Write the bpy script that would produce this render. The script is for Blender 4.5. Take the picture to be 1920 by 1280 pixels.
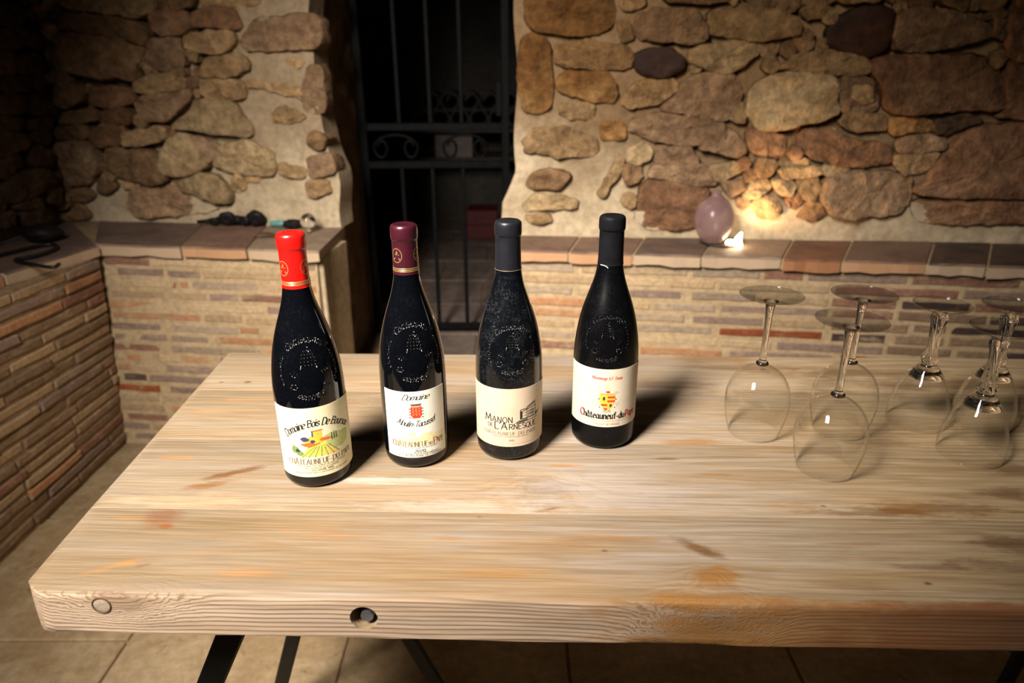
import bpy, bmesh, math, random
import numpy as np
from mathutils import Vector, Matrix, noise

for _o in list(bpy.data.objects):
    bpy.data.objects.remove(_o)
SC = bpy.context.scene
COL = SC.collection
PI = math.pi
rnd = random.Random(7)

# ------------------------------------------------------------------ camera
CAM_H, TILT, ROLL, FPX = 1.217, math.radians(21.6), math.radians(0.26), 1280.0
_f = Vector((0, math.cos(TILT), -math.sin(TILT)))
_r0 = Vector((1, 0, 0))
_d0 = _f.cross(_r0)
_r = math.cos(ROLL) * _r0 + math.sin(ROLL) * _d0
_d = -math.sin(ROLL) * _r0 + math.cos(ROLL) * _d0
CAM = Vector((0, 0, CAM_H))
cam_data = bpy.data.cameras.new('camera')
cam_data.lens = 24
cam_data.sensor_width = 36
cam_data.sensor_fit = 'HORIZONTAL'
cam_data.clip_start = 0.02
cam_data.dof.use_dof = True
cam_data.dof.focus_distance = 0.81
cam_data.dof.aperture_fstop = 4.5
cam = bpy.data.objects.new('camera', cam_data)
COL.objects.link(cam)
_m = Matrix((_r, -_d, -_f)).transposed().to_4x4()
_m.translation = CAM
cam.matrix_world = _m
SC.camera = cam

# ------------------------------------------------------------------ world, key lamp, exposure
world = bpy.data.worlds.new('World')
SC.world = world
world.use_nodes = True
world.node_tree.nodes['Background'].inputs[0].default_value = (0.8, 0.9, 1.0, 1)
world.node_tree.nodes['Background'].inputs[1].default_value = 0.012

KEY_POS, KEY_AIM = Vector((-0.66, -0.04, 2.05)), Vector((-0.07, 1.82, 0.47))
key = bpy.data.lights.new('softbox', 'AREA')
key.shape = 'RECTANGLE'
key.size, key.size_y = 0.38, 0.75
key.energy = 28.5
key.spread = math.radians(74)
key.color = (1.0, 0.92, 0.83)
key_o = bpy.data.objects.new('softbox_lamp', key)
COL.objects.link(key_o)
key_o.location = KEY_POS
key_o.rotation_euler = (KEY_AIM - KEY_POS).to_track_quat('-Z', 'Y').to_euler()

SC.view_settings.view_transform = 'Standard'
SC.view_settings.look = 'None'
SC.view_settings.exposure = 0.0
SC.view_settings.gamma = 1.0
SC.view_settings.use_curve_mapping = False
try:
    SC.cycles.max_bounces = 10
    SC.cycles.diffuse_bounces = 1
    SC.cycles.transparent_max_bounces = 24
    SC.cycles.transmission_bounces = 10
    SC.cycles.sample_clamp_indirect = 3.0
    SC.cycles.caustics_reflective = False
    SC.cycles.caustics_refractive = False
except Exception:
    pass


# ------------------------------------------------------------------ measuring helpers (photo point -> place on a real plane)
def ray(px, py):
    return _r * ((px - 960) / FPX) + _d * ((py - 640) / FPX) + _f


def on_z(px, py, z):
    d = ray(px, py)
    return CAM + d * ((z - CAM_H) / d.z)


def on_y(px, py, y):
    d = ray(px, py)
    return CAM + d * (y / d.y)


def on_plane(px, py, p0, n):
    d = ray(px, py)
    return CAM + d * ((p0 - CAM).dot(n) / d.dot(n))


# ------------------------------------------------------------------ object helpers
def link(name, me, parent=None, mats=None):
    o = bpy.data.objects.new(name, me)
    COL.objects.link(o)
    if parent is not None:
        o.parent = parent
    if mats is not None and me is not None:
        for m in (mats if isinstance(mats, (list, tuple)) else [mats]):
            me.materials.append(m)
    return o


def thing(name, label, cat, loc=(0, 0, 0), rz=0.0, group=None):
    o = bpy.data.objects.new(name, None)
    o.empty_display_size = 0.05
    COL.objects.link(o)
    o.location = loc
    o.rotation_euler = (0, 0, rz)
    tag(o, label, cat, group)
    return o


def tag(o, label, cat, group=None):
    o['label'] = label
    o['category'] = cat
    if group:
        o['group'] = group
    return o


def struct(o, label=None, cat=None):
    o['kind'] = 'structure'
    if label:
        o['label'] = label
        o['category'] = cat
    return o


def from_py(name, vs, fs, smooth=False):
    me = bpy.data.meshes.new(name)
    me.from_pydata([tuple(v) for v in vs], [], fs)
    me.update()
    if smooth:
        me.polygons.foreach_set('use_smooth', [True] * len(me.polygons))
    return me


def bm_mesh(name, bm, smooth=False, angle=None):
    bmesh.ops.recalc_face_normals(bm, faces=bm.faces)
    me = bpy.data.meshes.new(name)
    bm.to_mesh(me)
    bm.free()
    if smooth:
        me.polygons.foreach_set('use_smooth', [True] * len(me.polygons))
        if angle:
            me.set_sharp_from_angle(angle=angle)
    return me


def add_box(bm, lo, hi, bevel=0.0, seg=1, jit=0.0):
    (x0, y0, z0), (x1, y1, z1) = lo, hi
    vs = [bm.verts.new((x, y, z)) for z in (z0, z1) for y in (y0, y1) for x in (x0, x1)]
    if jit:
        for v in vs:
            v.co += Vector((rnd.uniform(-jit, jit), rnd.uniform(-jit, jit), rnd.uniform(-jit, jit)))
    fs = [bm.faces.new([vs[i] for i in f]) for f in
          ((0, 2, 3, 1), (4, 5, 7, 6), (0, 1, 5, 4), (2, 6, 7, 3), (0, 4, 6, 2), (1, 3, 7, 5))]
    if bevel:
        es = list({e for f in fs for e in f.edges})
        bmesh.ops.bevel(bm, geom=es, offset=bevel, segments=seg, affect='EDGES', profile=0.5)


def box_mesh(name, lo, hi, bevel=0.0, seg=1, jit=0.0):
    bm = bmesh.new()
    add_box(bm, lo, hi, bevel, seg, jit)
    return bm_mesh(name, bm)


def add_bar(bm, a, b, w, h=None, up=None):
    a, b = Vector(a), Vector(b)
    h = h or w
    t = (b - a).normalized()
    up = up or (Vector((0, 1, 0)) if abs(t.y) < 0.9 else Vector((1, 0, 0)))
    s = t.cross(up).normalized()
    u = s.cross(t).normalized()
    q = []
    for p in (a, b):
        for i, j in ((-1, -1), (1, -1), (1, 1), (-1, 1)):
            q.append(bm.verts.new(p + s * (i * w / 2) + u * (j * h / 2)))
    bm.faces.new(q[3::-1])
    bm.faces.new(q[4:])
    for k in range(4):
        bm.faces.new([q[k], q[(k + 1) % 4], q[4 + (k + 1) % 4], q[4 + k]])


def add_tube(bm, pts, r, n=8, closed=False):
    pts = [Vector(p) for p in pts]
    rs = r if isinstance(r, (list, tuple)) else [r] * len(pts)
    rings = []
    m = len(pts)
    ref = None
    for i, p in enumerate(pts):
        if closed:
            t = pts[(i + 1) % m] - pts[i - 1]
        else:
            t = pts[min(i + 1, m - 1)] - pts[max(i - 1, 0)]
        t = t.normalized()
        if ref is None:
            ref = Vector((0, 0, 1)) if abs(t.z) < 0.9 else Vector((1, 0, 0))
        s = (ref - t * ref.dot(t)).normalized()
        ref = s
        u = t.cross(s)
        rings.append([bm.verts.new(p + (s * math.cos(a) + u * math.sin(a)) * rs[i])
                      for a in (2 * PI * k / n for k in range(n))])
    for i in range(m if closed else m - 1):
        A, B = rings[i], rings[(i + 1) % m]
        for k in range(n):
            bm.faces.new([A[k], A[(k + 1) % n], B[(k + 1) % n], B[k]])
    if not closed:
        bm.faces.new(rings[0][::-1])
        bm.faces.new(rings[-1])


def lathe(name, prof, n=64, cap0=True, cap1=True, twist=None):
    """prof: (z, r) upwards; twist(z, a, r) -> r lets a profile carry flutes."""
    vs, fs = [], []
    for z, r in prof:
        for k in range(n):
            a = 2 * PI * k / n
            rr = twist(z, a, r) if twist else r
            vs.append((rr * math.cos(a), rr * math.sin(a), z))
    m = len(prof)
    for i in range(m - 1):
        for k in range(n):
            k2 = (k + 1) % n
            fs.append((i * n + k, i * n + k2, (i + 1) * n + k2, (i + 1) * n + k))
    if cap0:
        vs.append((0, 0, prof[0][0]))
        c = len(vs) - 1
        fs += [(c, (k + 1) % n, k) for k in range(n)]
    if cap1:
        vs.append((0, 0, prof[-1][0]))
        c = len(vs) - 1
        b = (m - 1) * n
        fs += [(c, b + k, b + (k + 1) % n) for k in range(n)]
    me = from_py(name, vs, fs, True)
    return me


def interp(prof, z):
    for (z0, r0), (z1, r1) in zip(prof, prof[1:]):
        if z0 <= z <= z1 and z1 > z0:
            return r0 + (r1 - r0) * (z - z0) / (z1 - z0)
    return prof[-1][1] if z > prof[-1][0] else prof[0][1]


def smooth_prof(prof, k=4):
    """Catmull-Rom through the profile points."""
    P = [prof[0]] + list(prof) + [prof[-1]]
    out = []
    for i in range(1, len(P) - 2):
        p0, p1, p2, p3 = (np.array(P[j], float) for j in (i - 1, i, i + 1, i + 2))
        for j in range(k):
            t = j / k
            out.append(tuple(0.5 * (2 * p1 + (p2 - p0) * t + (2 * p0 - 5 * p1 + 4 * p2 - p3) * t * t + (3 * p1 - p0 - 3 * p2 + p3) * t ** 3)))
    out.append(tuple(prof[-1]))
    return out


# ------------------------------------------------------------------ node helper
class NT:
    def __init__(s, name):
        s.mat = bpy.data.materials.new(name)
        s.mat.use_nodes = True
        s.t = s.mat.node_tree
        s.t.nodes.clear()
        s.out = s.t.nodes.new('ShaderNodeOutputMaterial')

    def n(s, typ, ins=None, **kw):
        nd = s.t.nodes.new('ShaderNode' + typ)
        for k, v in kw.items():
            setattr(nd, k, v)
        if ins:
            for k, v in ins.items():
                s.put(nd.inputs[k], v)
        return nd

    def put(s, sock, v):
        if isinstance(v, bpy.types.NodeSocket):
            s.t.links.new(v, sock)
        elif isinstance(v, (tuple, list)):
            if sock.type == 'RGBA' and len(v) == 3:
                v = tuple(v) + (1,)
            sock.default_value = v
        else:
            sock.default_value = v

    def m(s, op, a, b=0.0, c=0.0, clamp=False):
        nd = s.n('Math', operation=op, use_clamp=clamp)
        for i, v in enumerate((a, b, c)):
            s.put(nd.inputs[i], v)
        return nd.outputs[0]

    def v(s, op, a, b=(0, 0, 0)):
        nd = s.n('VectorMath', operation=op)
        s.put(nd.inputs[0], a)
        if op == 'SCALE':
            s.put(nd.inputs[3], b)
        else:
            s.put(nd.inputs[1], b)
        return nd.outputs[1] if op in ('LENGTH', 'DOT_PRODUCT', 'DISTANCE') else nd.outputs[0]

    def noise(s, vec, scale, detail=4, rough=0.55, dist=0.0):
        nd = s.n('TexNoise', {'Vector': vec, 'Scale': scale, 'Detail': detail, 'Roughness': rough, 'Distortion': dist})
        return nd.outputs['Fac']

    def sstep(s, x, lo, hi, a=0.0, b=1.0):
        nd = s.n('MapRange', {0: x, 1: lo, 2: hi, 3: a, 4: b}, interpolation_type='SMOOTHSTEP')
        return nd.outputs[0]

    def mix(s, f, a, b, mode='MIX'):
        nd = s.n('Mix', data_type='RGBA', blend_type=mode)
        s.put(nd.inputs['Factor'], f)
        s.put(nd.inputs[6], a)
        s.put(nd.inputs[7], b)
        return nd.outputs[2]

    def obj(s):
        return s.n('TexCoord').outputs['Object']

    def bump(s, h, strength=0.3, dist=0.01):
        return s.n('Bump', {'Height': h, 'Strength': strength, 'Distance': dist}).outputs[0]

    def bsdf(s, **ins):
        b = s.n('BsdfPrincipled')
        for k, v in ins.items():
            s.put(b.inputs[k.replace('_', ' ')], v)
        s.t.links.new(b.outputs[0], s.out.inputs[0])
        return s.mat


def rgb(h):
    """sRGB 0-255 triple to linear."""
    return tuple((c / 255 / 12.92 if c / 255 <= 0.04045 else ((c / 255 + 0.055) / 1.055) ** 2.4) for c in h)


def plain(name, col, rough=0.6, metal=0.0, var=0.12, scale=40, bump=0.0, bdist=0.002, **kw):
    t = NT(name)
    co = t.obj()
    nz = t.noise(co, scale)
    k = t.sstep(nz, 0.3, 0.7, 1 - var, 1 + var)
    c = t.v('SCALE', tuple(col), k)
    ins = dict(Base_Color=c, Roughness=rough, Metallic=metal, **kw)
    if bump:
        ins['Normal'] = t.bump(t.noise(co, scale * 3, 5), bump, bdist)
    return t.bsdf(**ins)


def stone_mat(name, a, b, c, rough=0.85, bump=0.9):
    t = NT(name)
    co = t.obj()
    info = t.n('ObjectInfo')
    n1 = t.noise(co, 9, 5, 0.6, 0.4)
    n2 = t.noise(co, 34, 6, 0.65)
    n3 = t.noise(t.v('MULTIPLY', co, (1, 1, 3.2)), 5, 3)
    col = t.mix(t.sstep(n1, 0.36, 0.64), a, b)
    col = t.mix(t.sstep(n3, 0.52, 0.72, 0, 0.75), col, c)
    k = t.m('MULTIPLY', t.sstep(n2, 0.28, 0.72, 0.62, 1.28), t.sstep(t.noise(co, 90, 4, 0.7), .3, .7, .86, 1.12))
    k = t.m('MULTIPLY', k, t.m('MULTIPLY_ADD', info.outputs['Random'], 0.36, 0.82))
    col = t.v('SCALE', col, k)
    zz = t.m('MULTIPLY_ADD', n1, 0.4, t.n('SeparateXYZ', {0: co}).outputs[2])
    soot = t.m('MULTIPLY', t.sstep(zz, 1.08, 1.52, 0, 0.85), t.sstep(t.n('SeparateXYZ', {0: co}).outputs[0], -.5, .2, .25, 1.0))  # upper stones darkened in their colour, standing in for light falloff
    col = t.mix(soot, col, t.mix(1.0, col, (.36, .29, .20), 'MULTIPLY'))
    h = t.m('ADD', t.m('MULTIPLY', n2, 0.7), t.m('MULTIPLY', n1, 0.9))
    h = t.m('ADD', h, t.m('MULTIPLY', t.noise(co, 110, 4), 0.25))
    return t.bsdf(Base_Color=col, Roughness=rough, Specular_IOR_Level=.14, Normal=t.bump(h, bump, 0.02))


M = {}
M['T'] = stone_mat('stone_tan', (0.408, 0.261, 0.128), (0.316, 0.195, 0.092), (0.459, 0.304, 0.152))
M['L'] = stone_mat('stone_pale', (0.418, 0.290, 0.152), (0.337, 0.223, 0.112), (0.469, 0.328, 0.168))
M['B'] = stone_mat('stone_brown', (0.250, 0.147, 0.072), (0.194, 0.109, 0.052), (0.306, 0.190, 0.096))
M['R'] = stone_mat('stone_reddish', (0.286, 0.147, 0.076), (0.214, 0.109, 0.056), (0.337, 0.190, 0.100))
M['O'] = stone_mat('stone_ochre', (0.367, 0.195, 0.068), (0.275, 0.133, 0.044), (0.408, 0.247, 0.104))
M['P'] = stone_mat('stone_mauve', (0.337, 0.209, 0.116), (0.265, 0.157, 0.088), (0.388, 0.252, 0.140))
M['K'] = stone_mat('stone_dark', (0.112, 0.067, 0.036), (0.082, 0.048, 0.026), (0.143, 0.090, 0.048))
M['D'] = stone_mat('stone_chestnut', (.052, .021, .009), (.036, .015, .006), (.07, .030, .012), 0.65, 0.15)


def mortar_mat(name, a, b, c, dirt_shade=False):
    t = NT(name)
    co = t.obj()
    n1 = t.noise(co, 3.5, 5, 0.6, 0.3)
    n2 = t.noise(co, 45, 6, 0.7)
    n3 = t.noise(co, 11, 5, 0.6)
    col = t.mix(t.sstep(n1, 0.38, 0.62), a, b)
    col = t.mix(t.sstep(n3, 0.55, 0.72, 0, 0.7), col, c)
    if dirt_shade:
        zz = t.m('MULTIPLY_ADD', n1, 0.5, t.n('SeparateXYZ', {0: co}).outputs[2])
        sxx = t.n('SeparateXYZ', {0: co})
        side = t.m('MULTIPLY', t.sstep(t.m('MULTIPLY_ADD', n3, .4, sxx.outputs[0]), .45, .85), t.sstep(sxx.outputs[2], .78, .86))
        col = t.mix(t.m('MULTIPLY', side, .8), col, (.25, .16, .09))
        col = t.mix(t.m('MULTIPLY', t.sstep(zz, 1.06, 1.36, 0, 0.9), t.sstep(sxx.outputs[0], -.5, .2, .55, 1.0)), col, (.17, .095, .04))  # old dirt higher up, deepened in colour to imitate the dimmer light there
    col = t.v('SCALE', col, t.sstep(n2, 0.25, 0.75, 0.75, 1.18))
    h = t.m('ADD', t.m('MULTIPLY', n2, 0.5), n3)
    h = t.m('ADD', h, t.m('MULTIPLY', t.noise(co, 200, 3), 0.2))
    return t.bsdf(Base_Color=col, Roughness=0.92, Specular_IOR_Level=.15, Normal=t.bump(h, 0.5, 0.012))


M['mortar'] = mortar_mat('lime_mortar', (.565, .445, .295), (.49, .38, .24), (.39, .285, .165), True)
M['joint'] = mortar_mat('brick_joint_mortar', (.51, .37, .215), (.47, .335, .19), (.42, .295, .16))
M['joint_brown'] = mortar_mat('brown_joint_mortar', (.34, .235, .135), (.29, .195, .11), (.23, .15, .085))
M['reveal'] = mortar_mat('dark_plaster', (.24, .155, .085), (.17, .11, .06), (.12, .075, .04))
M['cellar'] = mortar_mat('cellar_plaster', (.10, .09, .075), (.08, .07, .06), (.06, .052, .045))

BR = {  # albedos of the brick kinds
    'c': (0.480, 0.344, 0.200), 't': (0.416, 0.284, 0.160), 'g': (0.344, 0.256, 0.172), 'p': (0.280, 0.192, 0.144),
    'r': (0.288, 0.076, 0.030), 'o': (0.424, 0.216, 0.108), 'k': (0.264, 0.132, 0.088), 'b': (0.270, 0.175, 0.105), 'd': (0.080, 0.052, 0.044)}
for _k, _c in BR.items():
    t_ = NT('brick_' + {'c': 'cream', 't': 'tan', 'g': 'grey', 'p': 'mauve', 'r': 'red', 'o': 'orange', 'k': 'rust', 'b': 'brown', 'd': 'darkest'}[_k])
    co_ = t_.obj()
    n1_ = t_.noise(t_.v('MULTIPLY', co_, (1, 1, 2.5)), 14, 5, 0.65)
    n2_ = t_.noise(co_, 70, 5, 0.7)
    c_ = t_.mix(t_.sstep(n1_, 0.5, 0.68, 0, 0.6), _c, (.44, .32, .19))
    k_ = t_.m('MULTIPLY', t_.sstep(n2_, 0.25, 0.75, 0.75, 1.2), t_.m('MULTIPLY_ADD', t_.n('ObjectInfo').outputs['Random'], 0.3, 0.85))
    c_ = t_.v('SCALE', c_, k_)
    M['br_' + _k] = t_.bsdf(Base_Color=c_, Roughness=0.88, Specular_IOR_Level=.15, Normal=t_.bump(n2_, 0.5, 0.006))

for _k, _c, _s in (('tile_a', (.17, .095, .068), (.22, .135, .092)), ('tile_b', (.15, .075, .05), (.24, .11, .06)),
                   ('tile_c', (.25, .175, .12), (.30, .215, .145)), ('tile_d', (.07, .05, .042), (.12, .07, .05)),
                   ('tile_e', (.17, .11, .082), (.12, .08, .062))):
    t_ = NT('terracotta_' + {'a': 'brown', 'b': 'dark_red', 'c': 'pale', 'd': 'sooty', 'e': 'mixed'}[_k[-1]])
    co_ = t_.obj()
    n1_ = t_.noise(co_, 8, 5, 0.6)
    n2_ = t_.noise(co_, 60, 5, 0.7)
    c_ = t_.v('SCALE', t_.mix(t_.sstep(n1_, 0.4, 0.62), _c, _s), t_.sstep(n2_, 0.25, 0.75, 0.8, 1.15))
    # the handmade edge of the tile is the paler raw clay
    nz_ = t_.n('SeparateXYZ', {0: t_.n('NewGeometry').outputs['True Normal']}).outputs[2]
    c_ = t_.mix(t_.sstep(nz_, 0.35, 0.75, 0.85, 0.0), c_, (.56, .40, .26) if _k not in ('tile_b', 'tile_a') else ((.40, .18, .08) if _k == 'tile_b' else (.56, .31, .16)))
    M[_k] = t_.bsdf(Base_Color=c_, Roughness=0.6, Specular_IOR_Level=.25, Normal=t_.bump(n2_, 0.35, 0.005))

# ------------------------------------------------------------------ floor
fl = struct(link('floor', box_mesh('floor', (-2.2, -1.2, -0.15), (2.4, 2.6, -0.008)), None, M['joint_brown']))
t_ = NT('flagstone')
co_ = t_.obj()
n1_ = t_.noise(co_, 5, 6, 0.6, 0.5)
n2_ = t_.noise(co_, 40, 6, 0.7)
c_ = t_.mix(t_.sstep(n1_, 0.38, 0.62), (.44, .32, .185), (.34, .23, .12))
c_ = t_.mix(t_.sstep(t_.noise(co_, 13, 5, 0.7, 1.0), 0.58, 0.72, 0, 0.6), c_, (.14, .075, .035))
k_ = t_.m('MULTIPLY', t_.sstep(n2_, 0.25, 0.75, 0.8, 1.18), t_.m('MULTIPLY_ADD', t_.n('ObjectInfo').outputs['Random'], 0.25, 0.88))
M['slab'] = t_.bsdf(Base_Color=t_.v('SCALE', c_, k_), Roughness=0.7, Specular_IOR_Level=.2, Normal=t_.bump(n2_, 0.3, 0.006))
xs = [-2.2, -1.39, -0.89, -0.38, 0.12, 0.62, 1.12, 1.62, 2.1]
for i in range(len(xs) - 1):
    y = -1.0 + rnd.uniform(-.12, .1)
    while y < 2.4:
        d = rnd.uniform(0.38, 0.52)
        z = rnd.uniform(-0.0015, 0.0015)
        link('paving_slab', box_mesh('paving_slab', (xs[i] + .003, y + .003, -.05), (xs[i + 1] - .003, min(y + d, 2.45) - .003, z), 0.003), fl, M['slab'])
        y += d


# ------------------------------------------------------------------ rubble walls
class Wall:
    """A vertical wall plane from plan point A to B; outward normal faces the room."""

    def __init__(s, A, B, flip=False):
        s.A = Vector((A[0], A[1], 0))
        e = Vector((B[0] - A[0], B[1] - A[1], 0))
        s.L = e.length
        s.e = e.normalized()
        s.n = Vector((s.e.y, -s.e.x, 0))
        if flip:
            s.n = -s.n

    def uv(s, px, py):
        p = on_plane(px, py, s.A, s.n)
        return ((p - s.A).dot(s.e), p.z)

    def pt(s, u, z, d):
        return s.A + s.e * u + s.n * d + Vector((0, 0, z))

    def body(s, name, u0, u1, z0, z1, recess, mat, step=0.016, thick=0.12, amp=0.006, edge=None):
        nu, nz = max(2, int((u1 - u0) / step)), max(2, int((z1 - z0) / step))
        vs, fs = [], []
        for j in range(nz + 1):
            for i in range(nu + 1):
                z = z0 + (z1 - z0) * j / nz
                ua = u0 + (edge(z)[0] if edge else 0)
                ub = u1 + (edge(z)[1] if edge else 0)
                u = ua + (ub - ua) * i / nu
                p = s.pt(u, z, 0)
                q = amp * noise.fractal(p * 14, 0.8, 2.0, 4) + amp * 1.6 * noise.noise(p * 5)
                fade = min(1, min(i, nu - i) / 2.0)
                vs.append(s.pt(u, z, q * fade + recess(u, z)))
        for j in range(nz):
            for i in range(nu):
                a = j * (nu + 1) + i
                fs.append((a, a + 1, a + nu + 2, a + nu + 1))
        n0 = len(vs)
        loop = list(range(nu + 1)) + [(nu + 1) * (j + 1) + nu for j in range(nz)] + \
            [(nu + 1) * nz + i for i in range(nu - 1, -1, -1)] + [(nu + 1) * j for j in range(nz - 1, 0, -1)]
        for k in loop:
            vs.append(Vector(vs[k]) - s.n * thick)
        m = len(loop)
        for k in range(m):
            fs.append((loop[k], n0 + k, n0 + (k + 1) % m, loop[(k + 1) % m]))
        fs.append(tuple(n0 + k for k in range(m)))
        bm = bmesh.new()
        me = from_py(name, vs, fs)
        bm.from_mesh(me)
        bpy.data.meshes.remove(me)
        me = bm_mesh(name, bm, True, math.radians(60))
        return struct(link(name, me, None, mat))


def chaikin(P, k=2, w=0.25):
    for _ in range(k):
        Q = []
        for i in range(len(P)):
            a, b = P[i], P[(i + 1) % len(P)]
            Q.append((a[0] + (b[0] - a[0]) * w, a[1] + (b[1] - a[1]) * w))
            Q.append((a[0] + (b[0] - a[0]) * (1 - w), a[1] + (b[1] - a[1]) * (1 - w)))
        P = Q
    return P


def resample(P, step):
    out = []
    for i in range(len(P)):
        a, b = P[i], P[(i + 1) % len(P)]
        L = math.hypot(b[0] - a[0], b[1] - a[1])
        k = max(1, round(L / step))
        out += [(a[0] + (b[0] - a[0]) * j / k, a[1] + (b[1] - a[1]) * j / k) for j in range(k)]
    return out


LAID = {}


def stone(wall, poly, parent, mat, proud, back=-0.05, rough=1.0, traced=True):
    P = [wall.uv(*p) for p in poly] if traced else list(poly)
    LAID.setdefault(id(wall), []).append(P)
    c0 = (sum(p[0] for p in P) / len(P), sum(p[1] for p in P) / len(P))
    eu = max(.03, max(p[0] for p in P) - min(p[0] for p in P))
    ez = max(.03, max(p[1] for p in P) - min(p[1] for p in P))
    P = [(c0[0] + (p[0] - c0[0]) * (1 + .016 / eu), c0[1] + (p[1] - c0[1]) * (1 + .016 / ez)) for p in P]
    P = resample(chaikin(P, 2, 0.16), 0.013)
    if rough > .5:
        Q = []
        for a, b in P:
            w = Vector((a * 26, b * 26, 1.7 + len(P)))
            Q.append((a + .0060 * noise.fractal(w, .7, 2, 3), b + .0060 * noise.fractal(w + Vector((9, 4, 2)), .7, 2, 3)))
        P = Q
    cu = sum(p[0] for p in P) / len(P)
    cz = sum(p[1] for p in P) / len(P)
    n = len(P)
    tu, tz = rnd.uniform(-.12, .12), rnd.uniform(-.16, .10)
    rings = ((1.0, back), (1.0, proud * 0.55), (0.975, proud * 0.88), (0.93, proud * 1.0), (0.72, proud * 1.04), (0.50, proud * 1.05), (0.25, proud * 1.05))
    vs, fs = [], []
    for q, (sc, d) in enumerate(rings):
        for u, z in P:
            uu, zz = cu + (u - cu) * sc, cz + (z - cz) * sc
            w3 = wall.pt(uu, zz, 0)
            jit = 0.0035 * noise.noise(w3 * 40 + Vector((3, 1, q)))
            dd = d
            if q >= 1:
                dd += rough * (0.010 * noise.fractal(w3 * 20, 0.75, 2.0, 5) + 0.006 * noise.noise(w3 * 9)) * (0.5 if q == 1 else 1)
                dd += ((uu - cu) * tu + (zz - cz) * tz) * (0 if q == 1 else 1)
            vs.append(wall.pt(uu + jit, zz + jit * 0.8, dd))
    w3 = wall.pt(cu, cz, 0)
    vs.append(wall.pt(cu, cz, proud * 1.05 + rough * (0.010 * noise.fractal(w3 * 20, 0.75, 2.0, 5) + 0.006 * noise.noise(w3 * 9))))
    for q in range(len(rings) - 1):
        for k in range(n):
            k2 = (k + 1) % n
            fs.append((q * n + k, q * n + k2, (q + 1) * n + k2, (q + 1) * n + k))
    b = (len(rings) - 1) * n
    for k in range(n):
        fs.append((b + k, b + (k + 1) % n, len(vs) - 1))
    bm = bmesh.new()
    me = from_py('stone', vs, fs)
    bm.from_mesh(me)
    bpy.data.meshes.remove(me)
    return link('stone', bm_mesh('stone', bm, True, math.radians(50)), parent, M[mat])


ZL = 0.71            # ledge height
WBL = Wall((-1.66, 2.535), (-0.60, 2.385))
WBR = Wall((0.015, 2.235), (2.3, 2.03))
WL = Wall((-1.63, 0.2), (-1.63, 2.6))


def rec_left(u, z):
    f = max(0.0, min(1.0, (0.80 - u) / 0.25))
    g = max(0.0, min(1.0, (z - 0.84) / 0.05))
    return -0.028 * f * g


def rec_right(u, z):
    f = max(0.0, min(1.0, (u - 0.28) / 0.3)) * max(0.0, min(1.0, (z - 0.80) / 0.08))
    return -0.016 * f


def edge_l(z):
    return (0, -0.036 * max(0, min(1, (z - 0.90) / 0.15)) + 0.006 * math.sin(z * 9) + 0.005 * math.sin(z * 31))


def edge_r(z):
    return (-0.05 * max(0, min(1, (0.92 - z) / 0.1)) + 0.006 * math.sin(z * 17), 0)


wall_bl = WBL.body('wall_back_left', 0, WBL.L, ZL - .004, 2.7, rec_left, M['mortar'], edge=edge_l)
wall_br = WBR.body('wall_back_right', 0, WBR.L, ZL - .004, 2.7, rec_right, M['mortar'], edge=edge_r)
wall_l = WL.body('wall_left', 0, WL.L, ZL - .004, 2.7, lambda u, z: -0.03, M['reveal'], step=0.03)

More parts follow.
